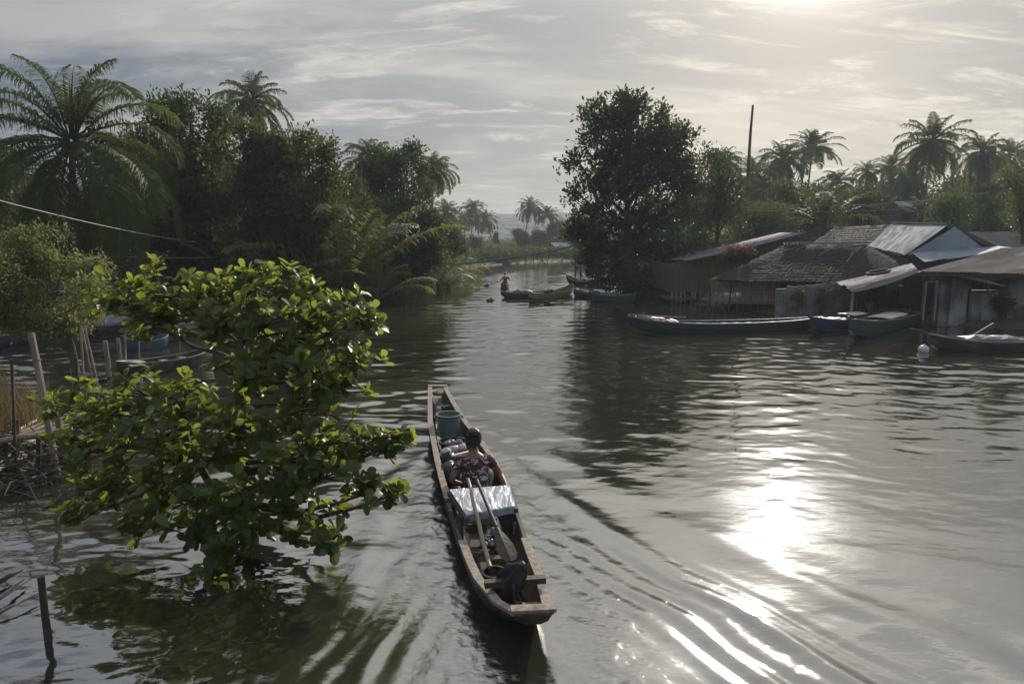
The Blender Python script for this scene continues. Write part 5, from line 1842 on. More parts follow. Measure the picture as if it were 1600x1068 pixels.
for i, (px, py, r, lab) in enumerate(((1443, 549, 0.16, 'white round float at the tip of the boat at the right border'),)):
    p = G(px, py)
    mb = MB(); mb.blob((0, 0, 0.06), (r, r, r * .9), 14); mb.tube([(0, 0, r), (0.02, 0, r + .08)], 0.03, 6)
    o = mb.build('float', M['white_sheet'], smooth=True); o.location = p
    tag(o, lab, 'buoy')
for i, (px, py, r, lab) in enumerate(((763, 470, 0.13, 'left smaller one of two dark coconuts floating left of the moored boats'),
                                      ((766), 469.5, 0.17, 'right bigger one of two dark coconuts floating left of the moored boats'),
                                      (852, 473, 0.16, 'dark coconut floating in front of the yellow boat'))):
    p = G(px, py)
    mb = MB(); mb.blob((0, 0, 0.02), (r, r * .85, r * .8), 10, 0.05, i)
    mb.tube([(r * .6, 0, .02), (r * 1.25, 0, .05)], [0.05, 0.02], 5)
    o = mb.build('floating_coconut', M['wood_dark'], smooth=True); o.location = p + Vector((i * .05, 0, 0))
    tag(o, lab, 'coconut', 'floating coconuts')
for i, (px, py, L_, lab) in enumerate(((873, 476, 1.6, 'short branch floating right of the coconut by the yellow boat'), (820, 472, 2.0, 'twig floating before the dark covered canoe'))):
    p = G(px, py)
    mb = MB(); mb.tube([(-L_ / 2, 0, .02), (0, .1, .05), (L_ / 2, 0.2, .03)], [0.04, 0.05, 0.02], 6); mb.tube([(0, .1, .05), (L_ * .3, .3, .16)], [0.03, 0.01], 5)
    o = mb.build('floating_branch', M['wood_dark']); o.location = p
    tag(o, lab, 'branch')
post((738, 437), (738, 427), 0.05, 'wood_dark', 'thin stake standing in the river past the yellow fronds', group=None, seed=31, name='river_stake')
post((899, 440), (899, 378), 0.05, 'wood_dark', 'thin tall rod standing in the water in front of the mangrove leaves', group=None, seed=32, name='river_stake')
# bamboo boom slung over the river
a, b = W(690, 415, 58), W(908, 381.5, 60)
t = empty('bamboo_boom', a, 'long dark bamboo pole slanting over the river at the bend with strings hanging', 'pole')
mb = MB()
mb.tube([Vector((-3, -.2, -.3))] + [a.lerp(b, q) - a - Vector((0, 0, 1.0 * q * (1 - q))) for q in [i / 12 for i in range(13)]], 0.07, 7)
mb.build('pole', M['wood_dark'], t)
rr = random.Random(3)
for px, ln in ((833, .95), (838, .6), (843, 1.3), (848, 1.1), (857, 1.2), (818, 1.3)):
    q = (px - 690) / 218
    p = a.lerp(b, q) - a - Vector((0, 0, 1.0 * q * (1 - q)))
    mb = MB()
    mb.tube([p, p + Vector((rr.uniform(-.15, .15), 0, -ln * .5)), p + Vector((rr.uniform(-.3, .3), 0, -ln))], 0.03, 5)
    mb.build('hanging_string', M['wood_dark'], t)
for px, sd_ in ((908, 1),):
    mb = MB(); p = b - a
    mb.tube([(p.x, p.y, -a.z - .8), (p.x, p.y, p.z + .15)], 0.07, 6); mb.build('support', M['wood_dark'], t)

# ------------------------------------------------------------------ the passing dugout
mbo = Vector((-0.55, 9.2, 0.0))
Lp = [(-1.74, 13.97), (-1.58, 12.6), (-1.44, 11.46), (-1.24, 10.3), (-1.11, 9.54), (-0.97, 8.8), (-0.82, 8.06), (-0.68, 7.45), (-0.56, 6.89), (-0.45, 6.42), (-0.35, 6.06), (-0.16, 5.62), (0.02, 5.38)]
Rp = [(-1.38, 13.97), (-1.06, 12.6), (-0.77, 11.46), (-0.44, 10.3), (-0.25, 9.54), (-0.11, 8.8), (0.02, 8.06), (0.10, 7.45), (0.17, 6.89), (0.235, 6.42), (0.29, 6.06), (0.325, 5.62), (0.345, 5.38)]
boat = empty('dugout_boat', mbo, 'long narrow wooden boat passing in the centre, loaded with buckets and a foil covered board', 'boat')
st = []
for i, (l0, r0) in enumerate(zip(Lp, Rp)):
    u = i / (len(Lp) - 1)
    cx, cy = (l0[0] + r0[0]) / 2, (l0[1] + r0[1]) / 2
    hw = (r0[0] - l0[0]) / 2
    dx, dy = -0.196, 0.980
    sz = 0.29 + 0.10 * max(0, (0.25 - u) / .25) ** 2 + 0.04 * max(0, (u - .8) / .2)
    kz = -0.14 + 0.26 * max(0, (0.12 - u) / .12) ** 2 + 0.25 * max(0, (u - .80) / .2) ** 1.5
    st.append((cx - mbo.x, cy - mbo.y, kz, hw, sz, -0.99, -0.10))
mb = MB(); hull_mesh(mb, st, 0.035, 0.55, 2.4); mb.build('hull', M['hull_green'], boat)
# the hull's lining of bare planks
mb = MB(); st2 = [(a, b, c + .035, d - .040, e - .012, f, g) for a, b, c, d, e, f, g in st]
hull_mesh(mb, st2, 0.006, 0.55, 2.4); mb.build('lining', M['wood_dark'], boat)


def rake_stern(o):
    # the stern leans out: its foot lies further forward than its top
    me = o.data
    co = np.empty(len(me.vertices) * 3, dtype=np.float32)
    me.vertices.foreach_get('co', co)
    co = co.reshape(-1, 3)
    co[:, 1] += np.clip(0.33 - co[:, 2], 0, 0.5) * 1.15 * np.clip((-3.05 - co[:, 1]) / 0.77, 0, 1)
    me.vertices.foreach_set('co', co.ravel())
    me.update()


for o_ in boat.children:
    if o_.name.startswith(('hull', 'lining')): rake_stern(o_)
rr = random.Random(15)


def rail(i0, i1, side, w0=0.085, dz=0.0, mat='wood_grey', h=0.032):
    mb = MB()
    V, Q = [], []
    pts = []
    for i in range(i0, i1 + 1):
        cx, cy, kz, hw, sz, nx, ny = st[i]
        o_ = hw + 0.015
        pts.append((Vector((cx + nx * o_ * side, cy + ny * o_ * side, sz + dz)), Vector((cx + nx * (o_ - w0) * side, cy + ny * (o_ - w0) * side, sz + dz))))
    for (a, b) in pts:
        j = rr.uniform(-.004, .004)
        V += [tuple(a), tuple(b), tuple(b + Vector((0, 0, h + j))), tuple(a + Vector((0, 0, h + j)))]
    for i in range(len(pts) - 1):
        o_ = i * 4
        for k in range(4):
            f = (o_ + k, o_ + (k + 1) % 4, o_ + 4 + (k + 1) % 4, o_ + 4 + k)
            Q.append(f)
    Q += [(3, 2, 1, 0), (len(V) - 4, len(V) - 3, len(V) - 2, len(V) - 1)]
    mb.add(V, Q)
    mb.build('gunwale', M[mat], boat)


for side in (1, -1):
    rail(0, 6, side, 0.085)
    rail(8, 12, side, 0.085)
    rail(6, 8, side, 0.045, -0.06, 'wood_dark')
# bow block, stern transom
a_, b_ = st[0], st[-1]
mb = MB(); mb.box((a_[0], a_[1] + .05, a_[4] + .022), (a_[3] * 2 + .04, 0.12, 0.05)); mb.build('bow_cap', M['wood_grey'], boat)
mb = MB()
prism(mb, [(b_[0] - b_[3] - .01, b_[1] - .035, b_[4] + .03), (b_[0] + b_[3] + .01, b_[1] - .005, b_[4] + .03), (b_[0] + b_[3] * .80, b_[1] - .02, .20), (b_[0] + b_[3] * .4, b_[1] - .02, .10), (b_[0] - b_[3] * .4, b_[1] - .03, .10), (b_[0] - b_[3] * .80, b_[1] - .035, .20)], (0.0, 0.045, 0))
rake_stern(mb.build('transom', M['wood_dark'], boat))
mb = MB(); mb.box((b_[0], b_[1] + .03, b_[4] + .045), (b_[3] * 2 + .06, 0.10, 0.03), Matrix.Rotation(0.09, 3, 'Z')); mb.build('stern_cap', M['wood_grey'], boat)
mb = MB(); mb.box((b_[0] - .03, b_[1] + .30, b_[4] - .12), (b_[3] * 2 - .05, 0.22, 0.02), Matrix.Rotation(0.09, 3, 'Z')); mb.build('stern_shelf', M['wood_grey'], boat)
for i_, zz in ((2, 0.0), (4, 0.0), (7, 0.0), (9, -.02)):       # ribs
    s = st[i_]
    mb = MB()
    pr = [(1.0, 1.0), (0.97, 0.62), (0.86, 0.28), (0.7, 0.04), (0.0, 0.0)]
    pr = pr + [(-a, b) for a, b in pr[-2::-1]]
    mb.tube([(s[0] + s[5] * (s[3] - .055) * a, s[1] + s[6] * (s[3] - .055) * a, s[2] + .085 + (s[4] - s[2] - .12) * b) for a, b in pr], 0.022, 5)
    mb.build('rib', M['wood_grey'], boat)
# cross beam near the stern
xb0, xb1 = G(757, 916, .38) - mbo, G(852, 908, .38) - mbo
mb = MB(); mb.bar((xb0.x, xb0.y, .405), (xb1.x, xb1.y, .405), 0.075, 0.055); mb.build('cross_beam', M['wood_dark'], boat)
# board frame amidships with its posts
P4 = [G(702, 764, .47), G(797, 757, .47), G(806, 789, .47), G(728, 803, .47)]
P4 = [p - mbo for p in P4]
mb = MB()
for p, q in ((P4[0], P4[3]), (P4[1], P4[2])):
    mb.bar(p + Vector((0, 0, -.05)), q + (q - p) * .06 + Vector((0, 0, -.05)), 0.05, 0.05)
mb.bar(P4[3] + Vector((0.02, .03, -.05)), P4[2] + Vector((-.02, .03, -.05)), 0.05, 0.05)
mb.bar(P4[0] + Vector((0.02, -.03, -.05)), P4[1] + Vector((-.02, -.03, -.05)), 0.05, 0.05)
mb.build('board_frame', M['wood_dark'], boat)
for p in P4:
    mb = MB(); mb.tube([(p.x + (.05 if p.x < -.2 else -.05), p.y + (0.04 if p.y < -1.6 else -.04), -.02), (p.x + (.05 if p.x < -.2 else -.05), p.y + (0.04 if p.y < -1.6 else -.04), .43)], 0.022, 6)
    mb.build('board_post', M['wood_dark'], boat)
# small litter and bilge planks
mb = MB()
for i in range(3, 10):
    s = st[i]
    mb = MB()
    mb.bar((s[0] - s[3] * .5, s[1], .0), (s[0] + s[3] * .5, s[1], .0), 0.20, 0.02)
    mb.build('floor_board', M['wood_dark'], boat)

# foil covered board
m, n, l, b, o = nmat('silver_foil')
M['foil'] = m
b.inputs['Base Color'].default_value = (0.50, 0.53, 0.58, 1); b.inputs['Metallic'].default_value = 0.25; b.inputs['Roughness'].default_value = 0.5
t_ = n.new('ShaderNodeTexCoord'); no = n.new('ShaderNodeTexNoise'); no.inputs['Scale'].default_value = 4; no.inputs['Detail'].default_value = 5; no.inputs['Distortion'].default_value = 0.8
mf = n.new('ShaderNodeMapping'); mf.inputs['Scale'].default_value = (3.2, 0.8, 1); mf.inputs['Rotation'].default_value = (0, 0, 0.15); l.new(t_.outputs['Object'], mf.inputs[0]); l.new(mf.outputs[0], no.inputs['Vector']); bp = n.new('ShaderNodeBump'); bp.inputs['Strength'].default_value = .9; bp.inputs['Distance'].default_value = .03
l.new(no.outputs[0], bp.inputs['Height']); l.new(bp.outputs[0], b.inputs['Normal'])
fr = ramp(n, [(0.35, (0.24, 0.27, 0.32)), (0.6, (0.40, 0.43, 0.48))]); l.new(no.outputs[0], fr.inputs[0]); l.new(fr.outputs[0], b.inputs['Base Color'])
nu, nv = 34, 26
V = []
rsn = np.random.RandomState(2)
for i in range(nv + 1):
    for j in range(nu + 1):
        u = j / nu; v = i / nv
        vv = min(v / 0.80, 1.0)
        p = P4[0].lerp(P4[1], u).lerp(P4[3].lerp(P4[2], u), vv)
        dz = -max(0, (v - .80) / .20) * 0.075
        wr = 0.010 * (float(fbm(np.array([u * 14]), np.array([v * 6 + 3]), 7, 4)[0]) - .5) * 2
        if j % 11 == 0 and 0 < j < nu: wr -= 0.008
        V.append((p.x, p.y - (0.015 if dz < 0 else 0), p.z + wr + dz))
n0 = len(V)
V += [(x, y + (.006 if z < P4[0].z - .02 else 0), z - .012) for x, y, z in V]
Qt = [tuple(int(k) for k in f) for f in grid_faces(nv + 1, nu + 1)]
rim = []
mb = MB(); mb.add(V, [f[::-1] for f in Qt] + [tuple(k + n0 for k in f) for f in Qt])
fo = mb.build('foil_board', M['foil'], smooth=True); fo.location = mbo
tag(fo, 'board wrapped in crumpled silver foil laid across the passing boat', 'board')


def held(name, mbx, mat, label, cat, smooth=False, group=None, off=mbo):
    o = mbx.build(name, M[mat], None, smooth=smooth)
    o.location = off
    return tag(o, label, cat, group)


# pole and paddle lying over the board
a, b = G(731, 748, .66) - mbo, G(765, 886, .22) - mbo
mb = MB(); k = 8
mb.tube([a.lerp(b, i / k) + Vector((math.sin(i * 1.9) * .006, 0, 0)) for i in range(k + 1)], [0.020 + 0.006 * i / k for i in range(k + 1)], 8, jit=.08, rng=rr)
held('punt_pole', mb, 'bamboo', 'pale round pole lying over the foil board into the stern', 'pole')
a, b, c_ = G(745, 750, .66) - mbo, G(775, 822, .44) - mbo, G(799, 876, .24) - mbo
t = empty('paddle', mbo, 'dark wooden paddle lying over the foil board, blade to the stern', 'paddle')
mb = MB(); mb.tube([a, a.lerp(b, .5), b], [0.022, 0.021, 0.024], 8); mb.build('shaft', M['wood_dark'], t)
mb = MB(); dd = (c_ - b); ddn = dd.normalized(); sx = ddn.cross(Vector((0, 0, 1))).normalized(); nz_ = sx.cross(ddn)
ws = [(0, .022), (.12, .035), (.35, .075), (.6, .10), (.85, .095), (.97, .06), (1.0, .03)]
V = []
for q, w in ws:
    for s_1, s_2 in ((-1, 0), (0, 1), (1, 0), (0, -1)):
        V.append(tuple(b + dd * q + sx * w * s_1 + nz_ * s_2 * .016 * (1.3 - q)))
Q = [(i * 4 + j, i * 4 + (j + 1) % 4, i * 4 + 4 + (j + 1) % 4, i * 4 + 4 + j) for i in range(len(ws) - 1) for j in range(4)] + [(0, 3, 2, 1), (24, 25, 26, 27)]
mb.add(V, Q); mb.build('blade', M['wood_dark'], t)


def bucket(px, py, z0, h, r0, r1, name, label, mat, contents=None, handle=True, seed=0):
    c = G(px, py, z0 + h)
    t = empty(name, (c.x, c.y, z0), label, 'bucket')
    mb = MB()
    mb.lathe([(0.01, 0), (r0, 0), (r0 + (r1 - r0) * .5, h * .5), (r1, h - .03), (r1 + .018, h - .028), (r1 + .018, h), (r1 - .012, h), (r1 - .014, h - .04), (r0 - .012, .015), (0.01, .014)], n=28)
    mb.build('body', M[mat], t, smooth=False)
    if handle:
        for s in (-1, 1):
            mb = MB(); mb.tube([(s * (r1 + .01), -.05, h - .05), (s * (r1 + .045), -.03, h - .06), (s * (r1 + .045), .03, h - .06), (s * (r1 + .01), .05, h - .05)], .012, 6)
            mb.build('handle', M[mat], t)
    return t, c


M['bucket_green'] = rough_mat('grey_green_plastic', [(0.3, (0.10, 0.15, 0.14)), (0.7, (0.15, 0.21, 0.19))], 3, rough=0.45, bump=0.1)
bucket(701, 646, 0.12, 0.40, 0.165, 0.205, 'bucket', 'tall grey green plastic bucket in the bow half of the passing boat', 'bucket_green')
t, c = bucket(708, 688, 0.06, 0.22, 0.17, 0.215, 'basin', 'black basin holding dark crumpled things, behind the grey green bucket', 'black_plastic', handle=False)
t['category'] = 'basin'
mb = MB()
for i in range(9):
    a = i * 2.4
    mb.blob((math.cos(a) * .1 + (0.03 if i % 2 else 0), math.sin(a) * .1, .17 + .02 * (i % 3)), (0.06, 0.05, 0.035), 8, .25, i)
o = mb.build('crumpled_clothes', M['grey_tarp']); o.location = (c.x, c.y, .06)
tag(o, 'dark and white crumpled clothes lying in the black basin', 'clothes')
M['purple'] = rough_mat('pink_plastic', [(0.3, (0.42, 0.27, 0.35)), (0.7, (0.55, 0.38, 0.42))], 3, rough=0.5, bump=0.5)
M['straw'] = rough_mat('pale_yellow_plastic', [(0.3, (0.45, 0.38, 0.22)), (0.7, (0.58, 0.50, 0.32))], 3, rough=0.5, bump=0.5)
a, b = G(697, 704, .30), G(728, 700, .33)
mb = MB(); mb.tube([Vector((0, 0, 0)), (b - a) * .35, (b - a) * .62], [.06, .068, .065], 10, jit=.06, rng=rr)
o = mb.build('plastic_roll', M['purple'], smooth=True); o.location = a; tag(o, 'faded pink plastic roll lying across the boat before the person', 'roll')
mb = MB(); mb.tube([Vector((0, 0, 0)), (b - a) * .35 + Vector((0, 0, .03))], [.055, .05], 10, jit=.15, rng=rr)
o = mb.build('plastic_bag', M['straw'], smooth=True); o.location = a + (b - a) * .64; tag(o, 'crumpled pale yellow bag next to the pink roll', 'bag')
mb = MB()
c = G(700, 716, .28)
mb.blob((0, 0, -.10), (.17, .12, .20), 12, .08, 3); mb.blob((0.06, -.42, -.1), (.17, .26, .20), 12, .07, 5)
o = mb.build('sack', M['black_plastic'], smooth=True); o.location = c; tag(o, 'black bulging sack on the left of the seated person', 'sack')
mb = MB(); mb.blob((0, 0, 0), (.09, .07, .08), 10, .1, 8)
o = mb.build('white_bag', M['white_sheet'], smooth=True); o.location = G(697, 707, .30); tag(o, 'small white bag tucked against the left gunwale behind the pink roll', 'bag')
a, b = G(706, 712, .38), G(733, 705, .38)
mb = MB(); mb.bar((0, 0, 0), b - a, 0.05, .02)
o = mb.build('plank', M['white_sheet']); o.location = a; tag(o, 'short white plank lying over the black sack', 'plank')
c = G(695, 636, .28)
mb = MB(); mb.box((0, 0, -.08), (.20, .16, .18)); mb.box((-.05, -.0, .02), (.07, .13, .03)); mb.box((.05, 0, .02), (.07, .13, .03))
o = mb.build('battery_box', M['black_plastic']); o.location = c; tag(o, 'small black box with two raised lids, in front of the grey green bucket', 'box')
c = G(686, 640, .25)
mb = MB(); mb.tube([(0, 0, -.15), (0, 0, .04), (0.01, 0.02, .06)], [.05, .05, .03], 10)
o = mb.build('jar', M['straw']); o.location = c; tag(o, 'cream coloured jar left of the small black box in the bow', 'jar')
# stern things
c = G(776, 878, .10)
mb = MB(); mb.box((0, 0, 0), (.17, .11, .10), Matrix.Rotation(.15, 3, 'Z')); mb.box((0, 0, .055), (.15, .09, .012), Matrix.Rotation(.15, 3, 'Z'))
o = mb.build('wooden_box', M['mustard']); o.location = c; tag(o, 'small yellow brown box at the end of the pale pole', 'box')
c = G(772, 896, .12)
t2_, c = bucket(772, 892, .02, .11, .09, .12, 'bowl', 'black bowl at the left of the wrapped bundle in the stern', 'black_plastic', handle=False); t2_['category'] = 'bowl'
for i, (px, py) in enumerate(((770, 832), (757, 850), (768, 847))):
    mb = MB(); mb.blob((0, 0, 0), (.035, .05, .03), 8, .35, i + 3)
    o = mb.build('foil_scrap', M['foil']); o.location = G(px, py, .05)
    tag(o, ('crumpled silver scrap under the rear edge of the foil board', 'crumpled scrap beside the pale pole, half way down', 'small scrap between pole and paddle blade')[i], 'scrap')
# engine bundle
c = G(800, 914, .38)
t = empty('wrapped_bundle', (c.x, c.y, 0), 'black plastic wrapped pointed bundle standing at the cross beam in the stern', 'bundle')
V, Q = [], []
lv = [(-.0, .15, .11), (.10, .17, .12), (.22, .15, .11), (.33, .15, .085), (.43, .12, .05), (.50, .05, .03)]
nn_ = 18
rr = random.Random(31)
fold = [rr.uniform(.78, 1.18) for _ in range(nn_)]
for i, (z, rx1, ry1) in enumerate(lv):
    for j in range(nn_):
        a = 2 * math.pi * j / nn_
        f = fold[j] * rr.uniform(.95, 1.05)
        V.append((rx1 * f * math.cos(a) + (0, .0, -.03, .0, .05, .08)[i], ry1 * f * math.sin(a) + .09 - .012 * i, .08 + z + (0.05 * math.sin(3 * a) if i > 2 and i < 5 else 0)))
V.append((.09, .05, .60))
Q = [(i * nn_ + j, i * nn_ + (j + 1) % nn_, (i + 1) * nn_ + (j + 1) % nn_, (i + 1) * nn_ + j) for i in range(len(lv) - 1) for j in range(nn_)]
T = [((len(lv) - 1) * nn_ + j, (len(lv) - 1) * nn_ + (j + 1) % nn_, len(V) - 1) for j in range(nn_)]
mb = MB(); mb.add(V, Q, T); mb.build('cover', M['black_plastic'], t)
e = G(804, 944, .26) - t.location
mb = MB(); mb.tube([(0.0, .02, .42), (e.x * .6, e.y * .6, .38), (e.x, e.y, .24)], [.016, .014, .014], 6); mb.build('rod', M['black_plastic'], t)
mb = MB(); mb.bar((e.x - .06, e.y + .03, .25), (e.x + .06, e.y - .02, .25), .02, .02); mb.bar((e.x - .04, e.y - .04, .25), (e.x + .04, e.y + .05, .25), .02, .02); mb.build('clamp', M['black_plastic'], t)
mb = MB(); mb.tube([G(775, 915, .30) - t.location, G(808, 940, .24) - t.location], .018, 6); mb.build('brace', M['wood_grey'], t)

# ------------------------------------------------------------------ people
M['skin'] = rough_mat('brown_skin', [(0.3, (0.17, 0.085, 0.05)), (0.7, (0.23, 0.12, 0.075))], 6, rough=0.5, bump=0.1)
M['hair'] = rough_mat('dark_brown_hair', [(0.3, (0.012, 0.008, 0.006)), (0.7, (0.05, 0.032, 0.02))], 14, (1, 1, .3), 0.4, 0.8, 40, bdist=0.006)
M['shorts'] = rough_mat('dark_cloth', [(0.3, (0.02, 0.02, 0.028)), (0.7, (0.05, 0.05, 0.06))], 6, rough=0.9)
M['red_shirt'] = rough_mat('faded_red_cloth', [(0.3, (0.22, 0.05, 0.045)), (0.7, (0.34, 0.09, 0.08))], 6, rough=0.9)
m, n, l, b, o = nmat('camouflage_cloth')
M['camo'] = m
t_ = n.new('ShaderNodeTexCoord')
prev = None
cur = (0.030, 0.020, 0.026)
mixes = None
for i, (sc_, thr, colr, loc) in enumerate(((17, 0.53, (0.13, 0.025, 0.032), 0.0), (18, 0.56, (0.42, 0.42, 0.45), 7.3), (20, 0.59, (0.020, 0.014, 0.020), 3.9), (28, 0.62, (0.16, 0.035, 0.045), 1.9))):
    mp = n.new('ShaderNodeMapping'); mp.inputs['Location'].default_value = (loc, loc * .7, loc); mp.inputs['Scale'].default_value = (0.75, .8, 1.35)
    l.new(t_.outputs['Object'], mp.inputs[0])
    no = n.new('ShaderNodeTexNoise'); no.inputs['Scale'].default_value = sc_; no.inputs['Detail'].default_value = 2.5; no.inputs['Distortion'].default_value = 0.8
    l.new(mp.outputs[0], no.inputs['Vector'])
    r = ramp(n, [(thr - .012, (0, 0, 0)), (thr + .012, (1, 1, 1))]); l.new(no.outputs[0], r.inputs[0])
    mx = n.new('ShaderNodeMix'); mx.data_type = 'RGBA'; l.new(r.outputs[0], mx.inputs[0]); mx.inputs[7].default_value = (*colr, 1)
    if mixes is None: mx.inputs[6].default_value = (*cur, 1)
    else: l.new(mixes, mx.inputs[6])
    mixes = mx.outputs[2]
l.new(mixes, b.inputs['Base Color']); b.inputs['Roughness'].default_value = 0.9
nb_ = n.new('ShaderNodeTexNoise'); nb_.inputs['Scale'].default_value = 9; l.new(t_.outputs['Object'], nb_.inputs['Vector'])
bp = n.new('ShaderNodeBump'); bp.inputs['Strength'].default_value = .6; bp.inputs['Distance'].default_value = .03; l.new(nb_.outputs[0], bp.inputs['Height']); l.new(bp.outputs[0], b.inputs['Normal'])


def skin_obj(name, J, E, root, mat, parent=None, loc=None, sub=2):
    """J: name -> (x, y, z, rx, ry); E: list of edges"""
    keys = list(J)
    me = bpy.data.meshes.new(name)
    me.from_pydata([J[k][:3] for k in keys], [(keys.index(a), keys.index(b)) for a, b in E], [])
    o = link(name, me, parent, loc)
    md = o.modifiers.new('skin', 'SKIN')
    md.use_smooth_shade = True
    sv = me.skin_vertices[0].data if me.skin_vertices else None
    if sv is None:
        with bpy.context.temp_override(object=o): pass
    for i, k in enumerate(keys):
        sv[i].radius = (J[k][3], J[k][4] if len(J[k]) > 4 else J[k][3])
        sv[i].use_root = (k == root)
    s = o.modifiers.new('sub', 'SUBSURF'); s.levels = sub; s.render_levels = sub
    me.materials.append(mat)
    return o


def head_shape(mb, c, s=1.0, fwd=(0, 1, 0)):
    """a head with brow, nose, lips, chin, ears; fwd is the facing direction"""
    f = Vector(fwd).normalized(); sx = f.cross(Vector((0, 0, 1))).normalized()
    V, n_, m_ = [], 24, 16
    for i in range(m_ + 1):
        th = math.pi * i / m_
        for j in range(n_):
            ph = 2 * math.pi * j / n_
            x, y, z = math.sin(th) * math.cos(ph), math.sin(th) * math.sin(ph), math.cos(th)
            ff = max(0, y)
            r_ = 1.0
            wz_ = 0.118 * z
            wx = 0.076 * x * (1 - 0.22 * max(0, -z)); wy = 0.095 * y * (1 - 0.10 * max(0, -z))
            if ff > .3:
                wy += 0.012 * math.exp(-((z + .05) / .13) ** 2 - (x / .16) ** 2)      # nose
                wy += 0.016 * math.exp(-((z + .17) / .10) ** 2 - (x / .13) ** 2)
                wy += 0.005 * math.exp(-((z + .42) / .09) ** 2 - (x / .25) ** 2)      # lips
                wy += 0.007 * math.exp(-((z + .75) / .16) ** 2 - (x / .3) ** 2)
                wy -= 0.008 * math.exp(-((z - .05) / .10) ** 2 - ((abs(x) - .38) / .15) ** 2)  # eye sockets
            V.append(tuple(Vector(c) + (sx * wx + f * wy + Vector((0, 0, wz_))) * s))
    Q = [(i * n_ + j, (i + 1) * n_ + j, (i + 1) * n_ + (j + 1) % n_, i * n_ + (j + 1) % n_) for i in range(m_) for j in range(n_)]
    mb.add(V, Q)
    for e in (-1, 1):
        mb.blob(tuple(Vector(c) + (sx * 0.076 * e - f * .005 + Vector((0, 0, -.01))) * s), (0.012 * s, 0.02 * s, 0.032 * s), 8)


# boat person: J in local coordinates about the seat
po = Vector((-0.47, 8.50, -0.03))
J = {}
def jj(k, x, y, z, r, r2=None): J[k] = (x, y, z, r, r2 or r)
jj('pelvis', 0, 0, 0.12, .135, .11); jj('waist', 0.0, 0.06, 0.28, .120, .095); jj('chest', -.01, 0.13, 0.45, .145, .105); jj('upper', -.02, 0.18, 0.575, .13, .085); jj('neck', -.03, 0.205, 0.66, .052); jj('head0', -.035, 0.235, 0.735, .055)
jj('shR', .155, 0.17, 0.57, .058); jj('elR', .275, 0.19, 0.38, .042); jj('wrR', .345, -0.01, 0.315, .030); jj('haR', .355, -0.065, 0.30, .030, .018)
jj('shL', -.19, 0.17, 0.565, .058); jj('elL', -.285, 0.02, 0.36, .040); jj('wrL', -.17, 0.22, 0.24, .028); jj('haL', -.13, 0.285, 0.225, .030, .018)
jj('hipR', .09, .06, .10, .088); jj('knR', .14, .50, .36, .060); jj('anR', .13, .70, .02, .040); jj('ftR', .14, .86, .0, .036)
jj('hipL', -.09, .06, .10, .088); jj('knL', -.14, .50, .36, .060); jj('anL', -.15, .72, .02, .040); jj('ftL', -.16, .88, .0, .036)
Eb = [('pelvis', 'waist'), ('waist', 'chest'), ('chest', 'upper'), ('upper', 'neck'), ('neck', 'head0'), ('upper', 'shR'), ('shR', 'elR'), ('elR', 'wrR'), ('wrR', 'haR'), ('upper', 'shL'), ('shL', 'elL'), ('elL', 'wrL'), ('wrL', 'haL'),
      ('pelvis', 'hipR'), ('hipR', 'knR'), ('knR', 'anR'), ('anR', 'ftR'), ('pelvis', 'hipL'), ('hipL', 'knL'), ('knL', 'anL'), ('anL', 'ftL')]
for sfx, base, d0 in (('R', Vector(J['haR'][:3]), Vector((0.02, -1, -.25)).normalized()), ('L', Vector(J['haL'][:3]), Vector((.45, .8, -.2)).normalized())):
    sx = d0.cross(Vector((0, 0, 1))).normalized()
    for fi, (o_, ln) in enumerate(((-.030, .060), (-.011, .072), (.010, .068), (.029, .052))):
        a = base + d0 * .035 + sx * o_; bq = a + d0 * ln * .55; c = bq + d0 * ln * .25 + Vector((0, 0, -.03))
        for q, (p, r) in enumerate(((a, .0095), (bq, .0085), (c, .007))):
            J[f'f{sfx}{fi}{q}'] = (p.x, p.y, p.z, r, r)
        Eb += [('ha' + sfx, f'f{sfx}{fi}0'), (f'f{sfx}{fi}0', f'f{sfx}{fi}1'), (f'f{sfx}{fi}1', f'f{sfx}{fi}2')]
    s_ = 1 if sfx == 'L' else -1
    a = base + sx * .035 * s_ - d0 * .01; bq = a + sx * .025 * s_ + d0 * .03 + Vector((0, 0, -.01))
    J[f't{sfx}0'] = (a.x, a.y, a.z, .011, .011); J[f't{sfx}1'] = (bq.x, bq.y, bq.z, .009, .009)
    Eb += [('ha' + sfx, f't{sfx}0'), (f't{sfx}0', f't{sfx}1')]
person = skin_obj('person', J, Eb, 'pelvis', M['skin'], None, po, 2)
person.scale = (1.13, 1.10, 1.10)
tag(person, 'person seated in the passing boat, seen from behind, camouflage shirt, dark hair tied up', 'person')
JS = {k: (*J[k][:3], J[k][3] * 1.16, J[k][4] * 1.2) for k in ('waist', 'chest', 'upper', 'shR', 'shL')}
JS['hem'] = (0, .01, .13, .165, .14)
def lerp3(a, b, q): return tuple(a[i] + (b[i] - a[i]) * q for i in range(3))
JS['slR'] = (*lerp3(J['shR'], J['elR'], .60), .066, .066); JS['slL'] = (*lerp3(J['shL'], J['elL'], .60), .066, .066)
JS['col'] = (*lerp3(J['upper'], J['neck'], .45), .085, .075)
JS['shR'] = (*J['shR'][:3], .072, .072); JS['shL'] = (*J['shL'][:3], .072, .072)
sh = skin_obj('shirt', JS, [('hem', 'waist'), ('waist', 'chest'), ('chest', 'upper'), ('upper', 'shR'), ('upper', 'shL'), ('shR', 'slR'), ('shL', 'slL'), ('upper', 'col')], 'hem', M['camo'], person, None, 2)
JP = {'pelvis': (0, .0, .10, .15, .13), 'hipR': (.09, .08, .11, .10, .10), 'hipL': (-.09, .08, .11, .10, .10), 'mR': (.13, .42, .33, .078, .078), 'mL': (-.13, .42, .33, .078, .078)}
